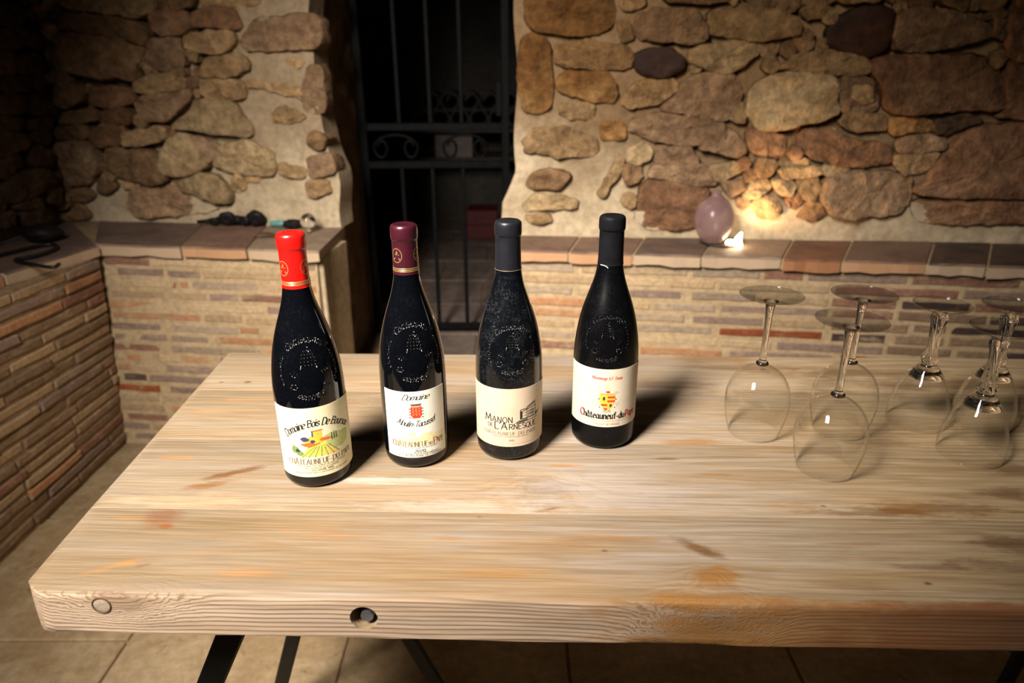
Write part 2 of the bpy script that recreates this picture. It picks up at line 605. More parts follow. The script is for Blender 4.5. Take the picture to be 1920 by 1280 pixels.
# stones traced from the photograph: (material, proudness in mm, outline)
S1 = 1 / 2.667
ST_L = [
    ('T', 24, '340,-60 800,-60 775,60 700,88 560,66 345,45'),
    ('B', 26, '335,72 560,86 720,112 775,160 750,222 640,196 480,166 315,152'),
    ('B', 28, '305,172 480,182 640,212 735,240 715,310 692,350 715,388 680,402 600,378 540,394 420,372 292,342 285,250'),
    ('R', 24, '800,60 880,40 945,70 960,130 930,168 840,178 790,150 770,100'),
    ('R', 24, '990,60 1160,40 1212,120 1190,145 1080,136 990,140 972,95'),
    ('T', 22, '940,178 1060,156 1170,162 1190,200 1130,264 1010,260 938,230'),
    ('P', 22, '765,205 900,198 928,260 930,330 850,350 780,330 745,290'),
    ('T', 22, '1010,370 1040,300 1180,272 1252,310 1250,350 1150,384 1020,380'),
    ('P', 12, '1230,170 1280,105 1560,70 1600,110 1612,240 1420,246 1260,250 1215,215'),
    ('T', 10, '1010,-60 1330,-60 1290,25 1010,40'),
    ('B', 20, '800,-60 1000,-60 965,40 800,50'),
    ('T', 24, '692,402 850,372 950,402 940,440 780,464 692,450'),
    ('T', 16, '1030,402 1180,402 1230,422 1220,490 1080,490 1022,460'),
    ('T', 7, '1230,402 1420,422 1560,450 1610,500 1520,490 1340,450 1240,440'),
    ('R', 26, '482,450 600,432 680,462 680,500 592,530 472,520'),
    ('P', 26, '722,482 880,472 958,452 982,482 900,560 858,600 742,604 702,560 692,512'),
    ('B', 24, '302,432 400,422 440,462 420,510 340,538 282,510'),
    ('R', 26, '512,560 620,536 678,570 668,613 522,613'),
    ('B', 22, '352,560 478,547 498,600 380,610 332,590'),
    ('L', 26, '982,502 1180,512 1230,590 1274,640 1260,678 1100,664 902,640 890,612 960,562'),
    ('T', 28, '642,662 828,632 838,700 660,728 640,700'),
    ('R', 22, '482,642 600,627 632,660 618,720 492,728 468,690'),
    ('B', 20, '272,652 440,622 468,680 400,700 282,690'),
    ('P', 32, '252,732 420,702 478,742 504,840 470,908 332,924 272,880 250,800'),
    ('B', 28, '548,742 740,752 818,802 856,900 780,918 640,890 562,860 552,790'),
    ('L', 32, '862,692 948,672 1000,760 1064,820 1000,858 882,880 822,840 832,760'),
    ('P', 22, '962,682 1050,692 1110,740 1062,818 1012,758'),
    ('L', 22, '1092,742 1250,702 1358,760 1388,830 1358,878 1180,858 1080,830'),
    ('L', 26, '882,892 1060,862 1168,940 1168,1008 1080,998 902,950'),
    ('B', 22, '302,942 460,947 488,980 420,1008 312,998'),
    ('P', 8, '672,942 880,932 1100,1010 1080,1050 860,1074 722,1080 652,1030'),
    ('B', 26, '1562,662 1636,680 1630,738 1552,730'),
    ('P', 20, '1542,782 1665,772 1685,856 1562,888'),
    ('T', 10, '1402,822 1528,842 1520,884 1402,870'),
    ('T', 18, '1542,900 1640,902 1658,958 1542,978'),
    ('T', 5, '1362,572 1438,532 1538,592 1480,610 1382,610'),
    ('P', 9, '1552,332 1610,332 1628,558 1532,558 1522,420'),
    ('T', 8, '1440,300 1520,310 1500,340 1450,335'),
    ('B', 20, '310,1022 420,1018 470,1080 360,1090 305,1060'),
    ('B', 18, '500,905 560,900 600,930 560,960 505,955'),
    ('R', 18, '510,625 600,600 640,622 600,645 515,650'),
    ('B', 16, '700,262 740,300 712,330 690,300'),
    ('T', 14, '860,330 930,345 920,372 850,372'),
    ('B', 16, '945,395 1010,380 1025,420 970,440'),
]
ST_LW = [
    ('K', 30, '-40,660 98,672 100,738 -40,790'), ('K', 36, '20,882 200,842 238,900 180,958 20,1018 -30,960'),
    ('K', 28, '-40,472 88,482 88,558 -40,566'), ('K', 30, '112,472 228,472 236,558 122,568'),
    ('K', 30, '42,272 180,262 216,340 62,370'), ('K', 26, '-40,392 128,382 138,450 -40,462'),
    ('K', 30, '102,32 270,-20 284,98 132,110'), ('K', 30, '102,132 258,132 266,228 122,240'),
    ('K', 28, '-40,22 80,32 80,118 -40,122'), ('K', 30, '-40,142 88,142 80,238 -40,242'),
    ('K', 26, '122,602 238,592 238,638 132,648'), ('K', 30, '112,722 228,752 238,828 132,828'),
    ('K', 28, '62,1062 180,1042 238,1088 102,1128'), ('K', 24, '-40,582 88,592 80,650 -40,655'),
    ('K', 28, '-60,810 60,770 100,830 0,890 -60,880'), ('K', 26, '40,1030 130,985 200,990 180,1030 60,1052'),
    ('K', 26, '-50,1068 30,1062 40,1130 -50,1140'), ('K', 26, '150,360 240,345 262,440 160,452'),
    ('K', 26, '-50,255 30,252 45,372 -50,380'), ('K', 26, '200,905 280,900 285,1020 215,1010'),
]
S2 = 1 / 2.844
ST_R = [  # offset 940
    ('O', 20, '130,20 180,-60 560,-60 600,60 580,130 500,178 330,184 172,160 130,100'),
    ('O', 14, '112,202 180,177 240,202 262,330 270,480 240,578 192,600 122,580 97,450 102,300'),
    ('T', 20, '292,242 450,217 680,257 700,310 680,363 540,369 340,355 290,320'),
    ('D', 14, '705,300 780,268 900,265 970,310 965,360 880,405 790,405 715,365'),
    ('O', 20, '322,392 540,382 600,440 614,510 580,538 470,528 312,495 302,440'),
    ('T', 16, '312,562 450,547 494,570 489,625 380,630 315,600'),
    ('T', 13, '122,742 180,692 340,682 498,742 514,790 480,828 340,834 202,810 132,810'),
    ('O', 14, '532,662 645,645 668,738 542,740'),
    ('B', 20, '162,932 250,902 348,922 360,950 310,998 202,998 137,980'),
    ('L', 14, '112,1092 180,1042 330,1052 408,1072 380,1104 260,1114 132,1110'),
    ('P', 20, '722,92 860,52 1040,72 1088,150 1086,218 1000,233 850,220 762,205 712,170'),
    ('T', 18, '1102,70 1300,25 1500,62 1590,132 1560,188 1390,213 1112,184 1108,120'),
    ('L', 20, '1002,272 1100,242 1340,217 1384,250 1350,300 1260,369 1170,383 1062,350 1002,320'),
    ('T', 15, '722,440 840,432 928,442 928,480 840,548 762,558 692,578 642,530'),
    ('P', 22, '962,432 1100,392 1230,402 1280,500 1238,590 1180,638 1052,625 902,594 852,570 942,490'),
    ('P', 22, '692,642 850,607 1050,632 1188,662 1186,740 1090,768 962,768 802,740 684,700'),
    ('P', 26, '1202,692 1250,722 1298,770 1288,808 1230,828 1122,800 1064,790 1082,762 1188,752'),
    ('L', 12, '682,792 750,762 798,790 788,850 720,868 677,850'),
    ('P', 12, '832,782 1000,792 1040,838 1040,868 960,880 820,870'),
    ('P', 14, '800,885 960,890 1100,880 1148,960 1118,986 980,968 832,950 780,940'),
    ('T', 18, '602,822 648,852 638,900 588,980 545,1046 512,1020 562,940 592,880'),
    ('R', 16, '792,962 960,987 1100,1002 1078,1080 1058,1198 960,1213 802,1218 722,1180 712,1100 742,1000'),
    ('L', 16, '1112,882 1250,872 1278,914 1180,958 1142,950'),
    ('P', 16, '1162,975 1278,962 1298,1010 1210,1038'),
    ('T', 14, '1232,582 1280,545 1308,600 1288,648 1222,640'),
    ('T', 12, '620,120 670,100 700,200 640,225'),
    ('B', 18, '860,-60 1240,-60 1200,5 1100,15 870,10'),
    ('T', 14, '620,-60 760,-60 760,30 650,60'),
    ('T', 10, '130,1150 250,1140 270,1175 150,1180'),
    ('R', 14, '1310,700 1400,690 1500,730 1500,790 1460,840 1380,830 1320,790'),
]
ST_R2 = [  # offset 1380
    ('D', 20, '480,170 540,100 640,50 760,40 815,70 815,170 790,260 700,295 590,280 490,240'),
    ('P', 22, '842,100 930,52 1170,70 1348,112 1356,190 1280,213 1150,248 962,278 832,265 832,180'),
    ('B', 20, '1372,112 1420,112 1424,190 1390,208 1362,190'),
    ('R', 22, '1442,92 1540,82 1660,90 1660,318 1422,310 1432,200'),
    ('T', 14, '217,368 330,292 480,282 698,312 712,378 640,398 500,393 340,378'),
    ('L', 24, '110,440 230,392 498,402 528,470 523,598 440,638 300,668 230,688 122,680 62,600 62,510'),
    ('P', 14, '562,422 690,422 748,500 738,560 680,598 562,580 547,500'),
    ('L', 20, '605,470 690,465 722,530 640,540 600,505'),
    ('R', 26, '742,312 1000,302 1300,302 1378,370 1418,490 1428,558 1370,583 1150,588 1062,598 852,598 792,570 772,480 722,380'),
    ('R', 22, '1442,342 1540,335 1680,340 1680,625 1540,628 1384,618 1442,560 1422,430'),
    ('O', 20, '822,632 950,622 1028,642 1046,690 920,698 832,708 812,660'),
    ('K', 10, '1042,652 1200,612 1298,632 1288,660 1150,698 1052,708'),
    ('P', 22, '862,742 1000,722 1098,742 1108,780 1040,798 902,808 842,780'),
    ('T', 14, '852,830 1080,812 1040,878 960,918 890,928 842,880'),
    ('B', 18, '582,602 700,612 798,622 798,688 622,688 542,650'),
    ('R', 18, '352,702 470,682 560,740 798,762 828,858 700,878 562,878 402,840 332,780'),
    ('L', 18, '470,690 520,690 560,735 510,740'),
    ('T', 22, '232,902 430,892 448,920 400,938 252,943'),
    ('L', 26, '192,962 288,962 308,1000 278,1038 222,1028'),
    ('P', 24, '482,952 600,922 848,922 898,980 908,1058 858,1128 700,1138 592,1158 502,1130 442,1060'),
    ('R', 22, '1002,962 1080,852 1180,742 1308,682 1540,652 1700,650 1700,1048 1540,1048 1200,1043 962,1030 932,1010'),
    ('R', 12, '932,1062 1180,1072 1540,1082 1700,1085 1700,1180 1540,1178 1202,1188 952,1168'),
    ('L', 16, '82,1082 170,1042 238,1090 210,1148 112,1148'),
    ('L', 18, '30,1030 90,975 150,955 178,1000 120,1040 50,1055'),
    ('B', 20, '1042,-60 1250,-60 1206,62 1102,20'),
    ('B', 20, '1302,-60 1460,-60 1400,40 1310,60'),
    ('T', 20, '532,-60 800,-60 780,0 540,10'),
    ('B', 14, '890,960 930,942 920,998'),
    ('B', 18, '1240,80 1330,70 1400,40 1430,85 1340,100'),
    ('R', 20, '1500,-60 1700,-60 1700,70 1480,70'),
    ('T', 12, '330,960 420,930 440,1010 400,1080 340,1040'),
    ('B', 14, '380,1070 440,1090 470,1140 400,1170 330,1150'),
    ('T', 16, '350,-60 510,-60 500,20 360,30'),
]


def pts(s, sc, ox):
    return [(float(a) * sc + ox, float(b) * sc) for a, b in (q.split(',') for q in s.split())]


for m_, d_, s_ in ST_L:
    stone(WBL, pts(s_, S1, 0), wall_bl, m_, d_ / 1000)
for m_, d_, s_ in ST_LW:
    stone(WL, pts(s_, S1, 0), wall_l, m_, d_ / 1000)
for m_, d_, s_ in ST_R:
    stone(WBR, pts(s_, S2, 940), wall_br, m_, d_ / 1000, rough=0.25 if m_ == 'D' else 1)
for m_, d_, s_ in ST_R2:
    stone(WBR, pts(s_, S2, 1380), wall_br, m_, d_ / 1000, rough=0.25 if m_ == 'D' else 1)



def gap(wall, u, z):
    """distance from a point of the wall to the nearest stone already laid (negative inside one)."""
    best, aspect = 9.0, 1.0
    for P in LAID.get(id(wall), []):
        inside = False
        for (a, b), (c, d) in zip(P, P[1:] + P[:1]):
            if (b > z) != (d > z) and u < (c - a) * (z - b) / (d - b) + a:
                inside = not inside
            L = (c - a) ** 2 + (d - b) ** 2 or 1e-9
            t = max(0, min(1, ((u - a) * (c - a) + (z - b) * (d - b)) / L))
            best = min(best, math.hypot(u - a - t * (c - a), z - b - t * (d - b)))
        if inside:
            return -1.0
    return best


def fill_gaps(wall, parent, u0, u1, z0, z1, lo, hi, n, mats, proud):
    rr = random.Random(int(u0 * 100) + int(z0 * 77) + n)
    for _ in range(n):
        u, z = rr.uniform(u0, u1), rr.uniform(z0, z1)
        g = min(gap(wall, u, z), hi)
        if g < lo:
            continue
        f = 1.0
        while f < 2.4 and gap(wall, u + g * f, z) > g * .55 and gap(wall, u - g * f, z) > g * .55:
            f += .2
        f = min(f * .95, 2.2)
        m = rr.randint(6, 8)
        poly = []
        for k in range(m):
            a = 2 * PI * (k + rr.uniform(-.25, .25)) / m
            e = g * rr.uniform(.78, 1.0)
            poly.append((u + e * f * math.cos(a), z + e * math.sin(a)))
        stone(wall, poly, parent, rr.choice(mats), rr.uniform(*proud), traced=False)


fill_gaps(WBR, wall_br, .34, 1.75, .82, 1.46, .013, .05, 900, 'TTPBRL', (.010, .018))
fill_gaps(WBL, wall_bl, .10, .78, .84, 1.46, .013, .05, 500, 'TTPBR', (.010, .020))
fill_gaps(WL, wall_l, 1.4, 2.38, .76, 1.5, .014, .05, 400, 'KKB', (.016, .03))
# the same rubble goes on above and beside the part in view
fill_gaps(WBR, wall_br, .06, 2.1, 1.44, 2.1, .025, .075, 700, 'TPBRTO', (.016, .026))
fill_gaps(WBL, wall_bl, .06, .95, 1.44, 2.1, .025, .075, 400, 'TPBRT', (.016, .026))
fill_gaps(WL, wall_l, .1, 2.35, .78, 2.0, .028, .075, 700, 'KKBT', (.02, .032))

# ------------------------------------------------------------------ doorway and the dark cellar behind it
WDL = Wall((-0.635, 2.41), (-0.615, 2.95))
WDR = Wall((0.03, 2.95), (0.03, 2.25))
struct_dl = WDL.body('wall_doorway_left', 0, WDL.L, 0.0, 2.7, lambda u, z: -0.01, M['reveal'], step=0.025, amp=0.012, thick=0.03)
struct_dr = WDR.body('wall_doorway_right', 0, WDR.L, 0.0, 2.7, lambda u, z: -0.012, M['reveal'], step=0.03, thick=0.1)
ZD = 0.13
cf = struct(link('floor_cellar', box_mesh('floor_cellar', (-1.9, 2.40, -0.1), (1.7, 5.5, ZD - .01)), None, M['joint_brown']))
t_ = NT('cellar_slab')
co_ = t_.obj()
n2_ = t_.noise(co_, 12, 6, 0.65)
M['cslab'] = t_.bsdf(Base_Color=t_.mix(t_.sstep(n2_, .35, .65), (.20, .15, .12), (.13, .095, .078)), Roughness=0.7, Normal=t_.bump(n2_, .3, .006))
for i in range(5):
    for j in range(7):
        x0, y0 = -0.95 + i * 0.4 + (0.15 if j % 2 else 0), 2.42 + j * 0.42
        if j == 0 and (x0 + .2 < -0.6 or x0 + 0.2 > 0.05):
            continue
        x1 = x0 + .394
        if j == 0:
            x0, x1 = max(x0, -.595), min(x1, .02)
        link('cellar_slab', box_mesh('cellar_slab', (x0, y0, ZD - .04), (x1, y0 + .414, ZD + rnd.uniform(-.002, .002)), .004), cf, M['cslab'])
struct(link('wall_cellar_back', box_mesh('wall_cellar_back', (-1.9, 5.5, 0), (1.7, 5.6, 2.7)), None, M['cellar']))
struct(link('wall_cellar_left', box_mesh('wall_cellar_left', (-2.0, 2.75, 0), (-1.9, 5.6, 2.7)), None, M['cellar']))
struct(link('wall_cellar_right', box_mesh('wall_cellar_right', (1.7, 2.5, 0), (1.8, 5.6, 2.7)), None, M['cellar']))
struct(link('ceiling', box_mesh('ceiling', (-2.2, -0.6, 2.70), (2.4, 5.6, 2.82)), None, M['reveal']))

M['iron'] = plain('wrought_iron', (.005, .005, .0055), 0.5, 0.0, 0.3, 60, 0.3, Specular_IOR_Level=.06)
M['steel'] = plain('black_steel', (.008, .0085, .009), 0.45, 0.3, 0.3, 30, 0.15)

GY = 2.85
gate = thing('iron_gate', 'black wrought iron gate with scrolls across the dark doorway', 'gate', (-0.60, GY, 0.15))


def gpart(name, fill):
    bm = bmesh.new()
    fill(bm)
    return link(name, bm_mesh(name, bm), gate, M['iron'])


GW = 0.60
for x in (0.008, GW - 0.022):
    gpart('stile', lambda bm, x=x: add_box(bm, (x - .016, -.012, 0), (x + .016, .012, 1.95), .003))
for z in (0.015, 0.715, 0.862, 1.935):
    gpart('rail', lambda bm, z=z: add_box(bm, (.02, -.010, z - .015), (GW - .03, .010, z + .015), .003))
for x in (0.155, 0.279, 0.403):
    for z0, z1 in ((.03, .70), (.877, 1.92)):
        gpart('bar', lambda bm, x=x, z0=z0, z1=z1: add_box(bm, (x - .008, -.008, z0), (x + .008, .008, z1), .002))


def scroll(cx, cz, sx):
    pp = []
    w, h = 0.088, 0.048
    for k in range(24):      # big arch
        a = PI * (1.0 - k / 23) * 1.0
        pp.append((cx + w * math.cos(a), 0, cz + h * math.sin(a)))
    def curl(sgn):
        q = []
        for k in range(1, 22):
            a = k / 21 * 2 * PI * 0.95
            r = 0.030 * (1 - 0.55 * k / 21)
            q.append((cx + sgn * (w - 0.030 + r * math.cos(a)), 0, cz - r * math.sin(a) * 1.5))
        return q
    return curl(-1)[::-1] + pp + curl(1)


for cx in (0.135, 0.415):
    gpart('scroll', lambda bm, cx=cx: add_tube(bm, scroll(cx, 0.782, 1), .0055, 8))
gpart('lock_box', lambda bm: add_box(bm, (GW - .06, -.022, .90), (GW - .035, .012, 1.03), .003))

# things in the cellar
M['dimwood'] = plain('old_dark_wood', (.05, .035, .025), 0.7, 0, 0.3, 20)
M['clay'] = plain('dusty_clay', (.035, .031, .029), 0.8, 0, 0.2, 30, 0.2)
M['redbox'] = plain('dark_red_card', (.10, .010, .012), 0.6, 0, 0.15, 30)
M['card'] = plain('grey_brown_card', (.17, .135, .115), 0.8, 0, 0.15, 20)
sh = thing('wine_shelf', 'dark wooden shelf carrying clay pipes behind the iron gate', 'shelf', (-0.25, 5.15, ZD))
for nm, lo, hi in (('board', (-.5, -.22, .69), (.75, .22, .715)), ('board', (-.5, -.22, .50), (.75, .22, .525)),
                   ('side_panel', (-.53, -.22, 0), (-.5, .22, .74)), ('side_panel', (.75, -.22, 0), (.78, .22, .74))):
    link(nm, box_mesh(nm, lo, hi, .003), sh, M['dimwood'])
pipe_me = None
k_ = 0
for row in range(2):
    for i in range(6):
        if pipe_me is None:
            pipe_me = lathe('wine_pipe', [(-.16, .052), (-.16, .066), (.16, .066), (.16, .052), (-.155, .052)], 28, False, False)
            pipe_me.polygons.foreach_set('use_smooth', [False] * len(pipe_me.polygons))
            pipe_me.materials.append(M['clay'])
        o = bpy.data.objects.new('clay_pipe', pipe_me)
        COL.objects.link(o)
        o.rotation_euler = (PI / 2, 0, 0)
        o.location = (-0.62 + i * 0.1325 + (0.066 if row else 0), 5.13, ZD + .715 + .066 + row * .1150)
        tag(o, 'clay pipe on the shelf behind the gate, %s from left in %s row' % (('first', 'second', 'third', 'fourth', 'fifth', 'sixth')[i], 'upper' if row else 'lower'), 'pipe', 'clay bottle pipes behind the gate')
o = link('carton', box_mesh('carton', (-.13, -.12, 0), (.13, .12, .15), .004), None, M['card'])
o.location = (-0.40, 5.05, ZD + .525)
tag(o, 'grey-brown carton on the lower shelf board behind the gate scrolls', 'box')
for k, lab in ((0, 'dark red flat carton, lower of the pair behind the gate'), (1, 'dark red flat carton, upper of the pair behind the gate')):
    o = link('red_carton', box_mesh('red_carton', (-.105, -.12, 0), (.105, .12, .098), .004), None, M['redbox'])
    o.location = (-0.205 + .004 * k, 4.80, ZD + .002 + k * .099)
    tag(o, lab, 'box', 'dark red cartons')

# ------------------------------------------------------------------ brick benches
PITCH, BH = 0.0365, 0.0245
TILE_T = 0.034


def brick_mesh(u0, u1, z0, z1, depth, proud, place):
    """a hand-made thin brick: rough arrises, front face slightly uneven."""
    b = 0.003
    n = max(2, int((u1 - u0) / 0.06) + 1)
    vs, fs = [], []
    us = [u0 + (u1 - u0) * i / n for i in range(n + 1)]
    J = lambda a: rnd.uniform(-a, a)
    # rows: back-bottom, front-bottom outer, front-bottom inner, front-top inner, front-top outer, back-top
    for i, u in enumerate(us):
        end = b if i == 0 else (-b if i == n else 0)
        jz0, jz1, jd = J(.0018), J(.0018), J(.0015)
        row = ((u, z0 + jz0, -depth), (u, z0 + jz0, proud - b), (u + end, z0 + b + jz0, proud + jd),
               (u + end, z1 - b + jz1, proud + jd + J(.001)), (u, z1 + jz1, proud - b), (u, z1 + jz1, -depth))
        vs += [place(*r) for r in row]
    for i in range(n):
        for k in range(5):
            a, c = i * 6 + k, (i + 1) * 6 + k
            fs.append((a, c, c + 1, a + 1))
    e = n * 6
    fs += [(0, 1, 4, 5), (1, 2, 3, 4), (e + 5, e + 4, e + 1, e), (e + 4, e + 3, e + 2, e + 1)]
    return from_py('brick', vs, fs)


def z_row(r):
    return ZL - TILE_T - 0.008 - r * PITCH


def courses(parent, place, L, rows, weights, first=0, lo=.16, hi=.30, proud=(.001, .005), nrows=18):
    keys = list(weights)
    for r in range(nrows):
        z1 = z_row(r) - 0.003
        z0 = z1 - BH
        if z0 < 0.004:
            break
        fixed = sorted(rows.get(r, []))
        segs = []
        u = -rnd.uniform(0, .12)
        def fill(a, b):
            u = a
            while u < b - 0.035:
                w = min(rnd.uniform(lo, hi), b - u)
                if b - (u + w) < 0.05:
                    w = b - u
                segs.append((u, u + w, rnd.choices(keys, [weights[k] for k in keys])[0]))
                u += w
        cur = -rnd.uniform(0, .1)
        for a, b, c in fixed:
            if a - cur > .05:
                fill(cur, a)
            segs.append((a, b, c))
            cur = b
        fill(cur, L)
        for a, b, c in segs:
            a, b = max(a, 0.004) + .005, min(b, L - .002) - .005
            if b - a < .02:
                continue
            hj = rnd.uniform(-.002, .002)
            link('brick', brick_mesh(a, b, z0 + hj, z1 + hj, .03, rnd.uniform(*proud), place), parent, M['br_' + c])


def body_mesh(name, place, L, ztop, back, n=24, nz=14):
    vs, fs = [], []
    for j in range(nz + 1):
        for i in range(n + 1):
            u, z = L * i / n, ztop * j / nz
            vs.append(place(u, z, 0))
    for j in range(nz):
        for i in range(n):
            a = j * (n + 1) + i
            fs.append((a, a + 1, a + n + 2, a + n + 1))
    k0 = len(vs)
    for (u, z) in ((0, 0), (L, 0), (L, ztop), (0, ztop)):
        vs.append(place(u, z, -back))
    c = [0, n, (n + 1) * nz + n, (n + 1) * nz]
    bot, top = list(range(0, n + 1)), list(range((n + 1) * nz, (n + 1) * nz + n + 1))
    rt, lf = [n + j * (n + 1) for j in range(nz + 1)], [j * (n + 1) for j in range(nz + 1)]
    fs += [tuple(bot[::-1]) + (k0, k0 + 1), tuple(top) + (k0 + 2, k0 + 3), tuple(rt[::-1]) + (k0 + 1, k0 + 2)[::1], tuple(lf) + (k0 + 3, k0)]
    fs.append((k0 + 3, k0 + 2, k0 + 1, k0))
    bm = bmesh.new()
    me = from_py(name, vs, fs)
    bm.from_mesh(me)
    bpy.data.meshes.remove(me)
    return bm_mesh(name, bm)


def tile_mesh(f0, f1, b1, b0, z, th):
    """hand-made tile with wavering front edge: plan corners front-left, front-right, back-right, back-left."""
    n = 5
    bm = bmesh.new()
    tops, bots = [], []
    fr = [Vector(f0).lerp(Vector(f1), i / n) for i in range(n + 1)]
    bk = [Vector(b0).lerp(Vector(b1), i / n) for i in range(n + 1)]
    out = (Vector(f0) - Vector(b0)).normalized()
    ring_t, ring_b, inner, lip = [], [], [], []
    for i in range(n + 1):
        j = rnd.uniform(-.004, .004)
        e = rnd.uniform(-.004, .004)
        p = fr[i] + out * j
        ring_t.append(Vector((p.x, p.y, z - .006)))
        q = p - out * .006
        inner.append(Vector((q.x, q.y, z + rnd.uniform(-.001, .001))))
        ring_b.append(Vector((p.x, p.y, z - th + e)))
    T = [bm.verts.new(v) for v in ring_t]
    I = [bm.verts.new(v) for v in inner]
    B = [bm.verts.new(v) for v in ring_b]
    KT = [bm.verts.new((v.x, v.y, z)) for v in bk]
    KB = [bm.verts.new((v.x, v.y, z - th)) for v in bk]
    for i in range(n):
        bm.faces.new([B[i], B[i + 1], T[i + 1], T[i]])
        bm.faces.new([T[i], T[i + 1], I[i + 1], I[i]])
        bm.faces.new([I[i], I[i + 1], KT[i + 1], KT[i]])
        bm.faces.new([KT[i], KT[i + 1], KB[i + 1], KB[i]])
        bm.faces.new([KB[i], KB[i + 1], B[i + 1], B[i]])
    bm.faces.new([B[0], T[0], I[0], KT[0], KB[0]])
    bm.faces.new([B[n], KB[n], KT[n], I[n], T[n]])
    return bm_mesh('tile', bm)


def lerp2(a, b, t):
    return (a[0] + (b[0] - a[0]) * t, a[1] + (b[1] - a[1]) * t, 0)


# --- right bench
RF0, RF1 = (-0.01, 2.037), (1.72, 1.775)      # tile front edge
RB0, RB1 = (0.02, 2.232), (1.95, 2.06)        # wall side
bench_r = thing('brick_bench', 'long low bench of thin bricks with terracotta tile top to the right of the gate', 'bench', (0, 0, 0))
RW = Wall((-0.005, 2.06), (1.72, 1.80))
pl_r = lambda u, z, d: RW.pt(u, z, d)
link('mortar_body', body_mesh('mortar_body', pl_r, RW.L, ZL - TILE_T - .002, .20), bench_r, M['joint'])


def rowspec(wall, lines):
    out = {}
    for r, (y, spec) in enumerate(lines):
        L = []
        for q in spec.split():
            xr, c = q.split(':')
            a, b = (float(v) for v in xr.split('-'))
            ua, ub = wall.uv(a, y)[0], wall.uv(b, y)[0]
            L.append((ua, ub, c))
        out[r] = L
    return out


rows_r = rowspec(RW, [  # right-end bricks are redder and browner, with shade painted in by darker kinds
    (500, '965-1078:g 1088-1165:t 1168-1292:c 1297-1430:g 1432-1512:k 1515-1710:p 1712-1925:k'),
    (517, '978-1120:t 1122-1252:c 1255-1345:t 1347-1562:c 1568-1808:k 1812-1935:p'),
    (538, '982-1076:g 1080-1175:c 1176-1282:p 1296-1420:g 1424-1560:c 1562-1690:k 1694-1832:d 1834-1935:k'),
    (560, '990-1130:o 1132-1222:t 1224-1346:g 1350-1560:p 1562-1684:k 1688-1862:b 1864-1940:d'),
    (584, '1000-1150:o 1152-1287:g 1297-1436:p 1440-1555:t 1560-1712:b 1716-1786:b 1788-1945:d'),
    (608, '1005-1080:t 1084-1190:t 1193-1338:g 1347-1548:r 1560-1668:d 1680-1780:b 1784-1940:b'),
    (627, '1010-1082:g 1090-1198:t 1200-1348:c 1350-1452:c 1456-1664:p 1666-1794:b 1798-1882:b 1884-1950:d'),
    (649, '1010-1196:k 1198-1358:o 1366-1566:p 1576-1766:r 1770-1864:k 1868-1950:o'),
])
courses(bench_r, pl_r, RW.L, rows_r, {'c': 5, 't': 4, 'g': 3, 'p': 3, 'k': 2, 'o': 2})
cuts = [0.0, 0.185, 0.375, 0.575, 0.80, 0.965, 1.19, 1.345, 1.56, 1.74]
cols = ['tile_a', 'tile_a', 'tile_e', 'tile_c', 'tile_b', 'tile_a', 'tile_d', 'tile_d', 'tile_b']
LR = math.hypot(RF1[0] - RF0[0], RF1[1] - RF0[1])
for a, b, c in zip(cuts, cuts[1:], cols):
    g = .004
    link('tile', tile_mesh(lerp2(RF0, RF1, (a + g) / LR), lerp2(RF0, RF1, (b - g) / LR), lerp2(RB0, RB1, (b - g) / LR),
                           lerp2(RB0, RB1, (a + g) / LR), ZL + rnd.uniform(-.002, .002), TILE_T), bench_r, M[c])
# grout bed under and between the tiles
gb = [Vector(lerp2(RF0, RF1, 0)) + Vector((.002, .008, 0)), Vector(lerp2(RF0, RF1, 1)) + Vector((0, .008, 0)), Vector(lerp2(RB0, RB1, 1)), Vector(lerp2(RB0, RB1, 0))]
link('grout_bed', from_py('grout_bed', [(v.x, v.y, z) for z in (ZL - TILE_T, ZL - .005) for v in gb],
                          [(3, 2, 1, 0), (4, 5, 6, 7), (0, 1, 5, 4), (1, 2, 6, 5), (2, 3, 7, 6), (3, 0, 4, 7)]), bench_r, M['joint'])

# --- left L-shaped bench
bench_l = thing('brick_bench', 'L-shaped low bench of thin bricks with tile top in the left corner', 'bench', (0, 0, 0))
BW = Wall((-1.375, 2.168), (-0.605, 2.066))
pl_b = lambda u, z, d: BW.pt(u, z, d + 0.05 * (1 - z / 0.7))
link('mortar_body', body_mesh('mortar_body', pl_b, BW.L, ZL - TILE_T - .002, .26), bench_l, M['joint'])
OX = lambda v: v / 2.784 + 170
spec_b = [
    (477, '60-310:k 312-640:c 645-1000:c'), (497, '40-132:c 135-388:p 390-578:p 582-1000:t'), (519, '60-400:c 403-457:r 459-520:o 522-884:g 890-1010:t'),
    (541, '110-400:t 402-616:t 618-780:p 782-1010:k'), (561, '100-374:o 378-640:c 645-915:c 918-1040:p'),
    (587, '126-594:o 600-806:t 810-1040:t'), (605, '115-388:p 422-782:g 784-894:o 900-1050:c'), (623, '140-424:p 430-636:g 676-965:o'),
    (644, '130-390:k 436-908:g'), (664, '140-205:c 207-374:o 378-505:c 507-644:o 688-760:p'), (684, '170-250:o 254-416:c 418-700:p'),
    (701, '150-200:c 203-330:d 332-642:p'), (721, '158-404:r 438-640:p'), (740, '160-400:c 402-640:c'), (759, '168-434:t 458-600:o'),
    (782, '170-236:c 238-455:k 458-600:t'), (800, '185-365:p 368-500:t'), (817, '200-275:c 278-420:p')]
rows_b = rowspec(BW, [(y, ' '.join('%g-%g:%s' % (OX(float(q.split(':')[0].split('-')[0])), OX(float(q.split(':')[0].split('-')[1])), q.split(':')[1]) for q in s.split())) for y, s in spec_b])
courses(bench_l, pl_b, BW.L, rows_b, {'c': 5, 't': 4, 'o': 2, 'p': 2}, proud=(.0005, .003))

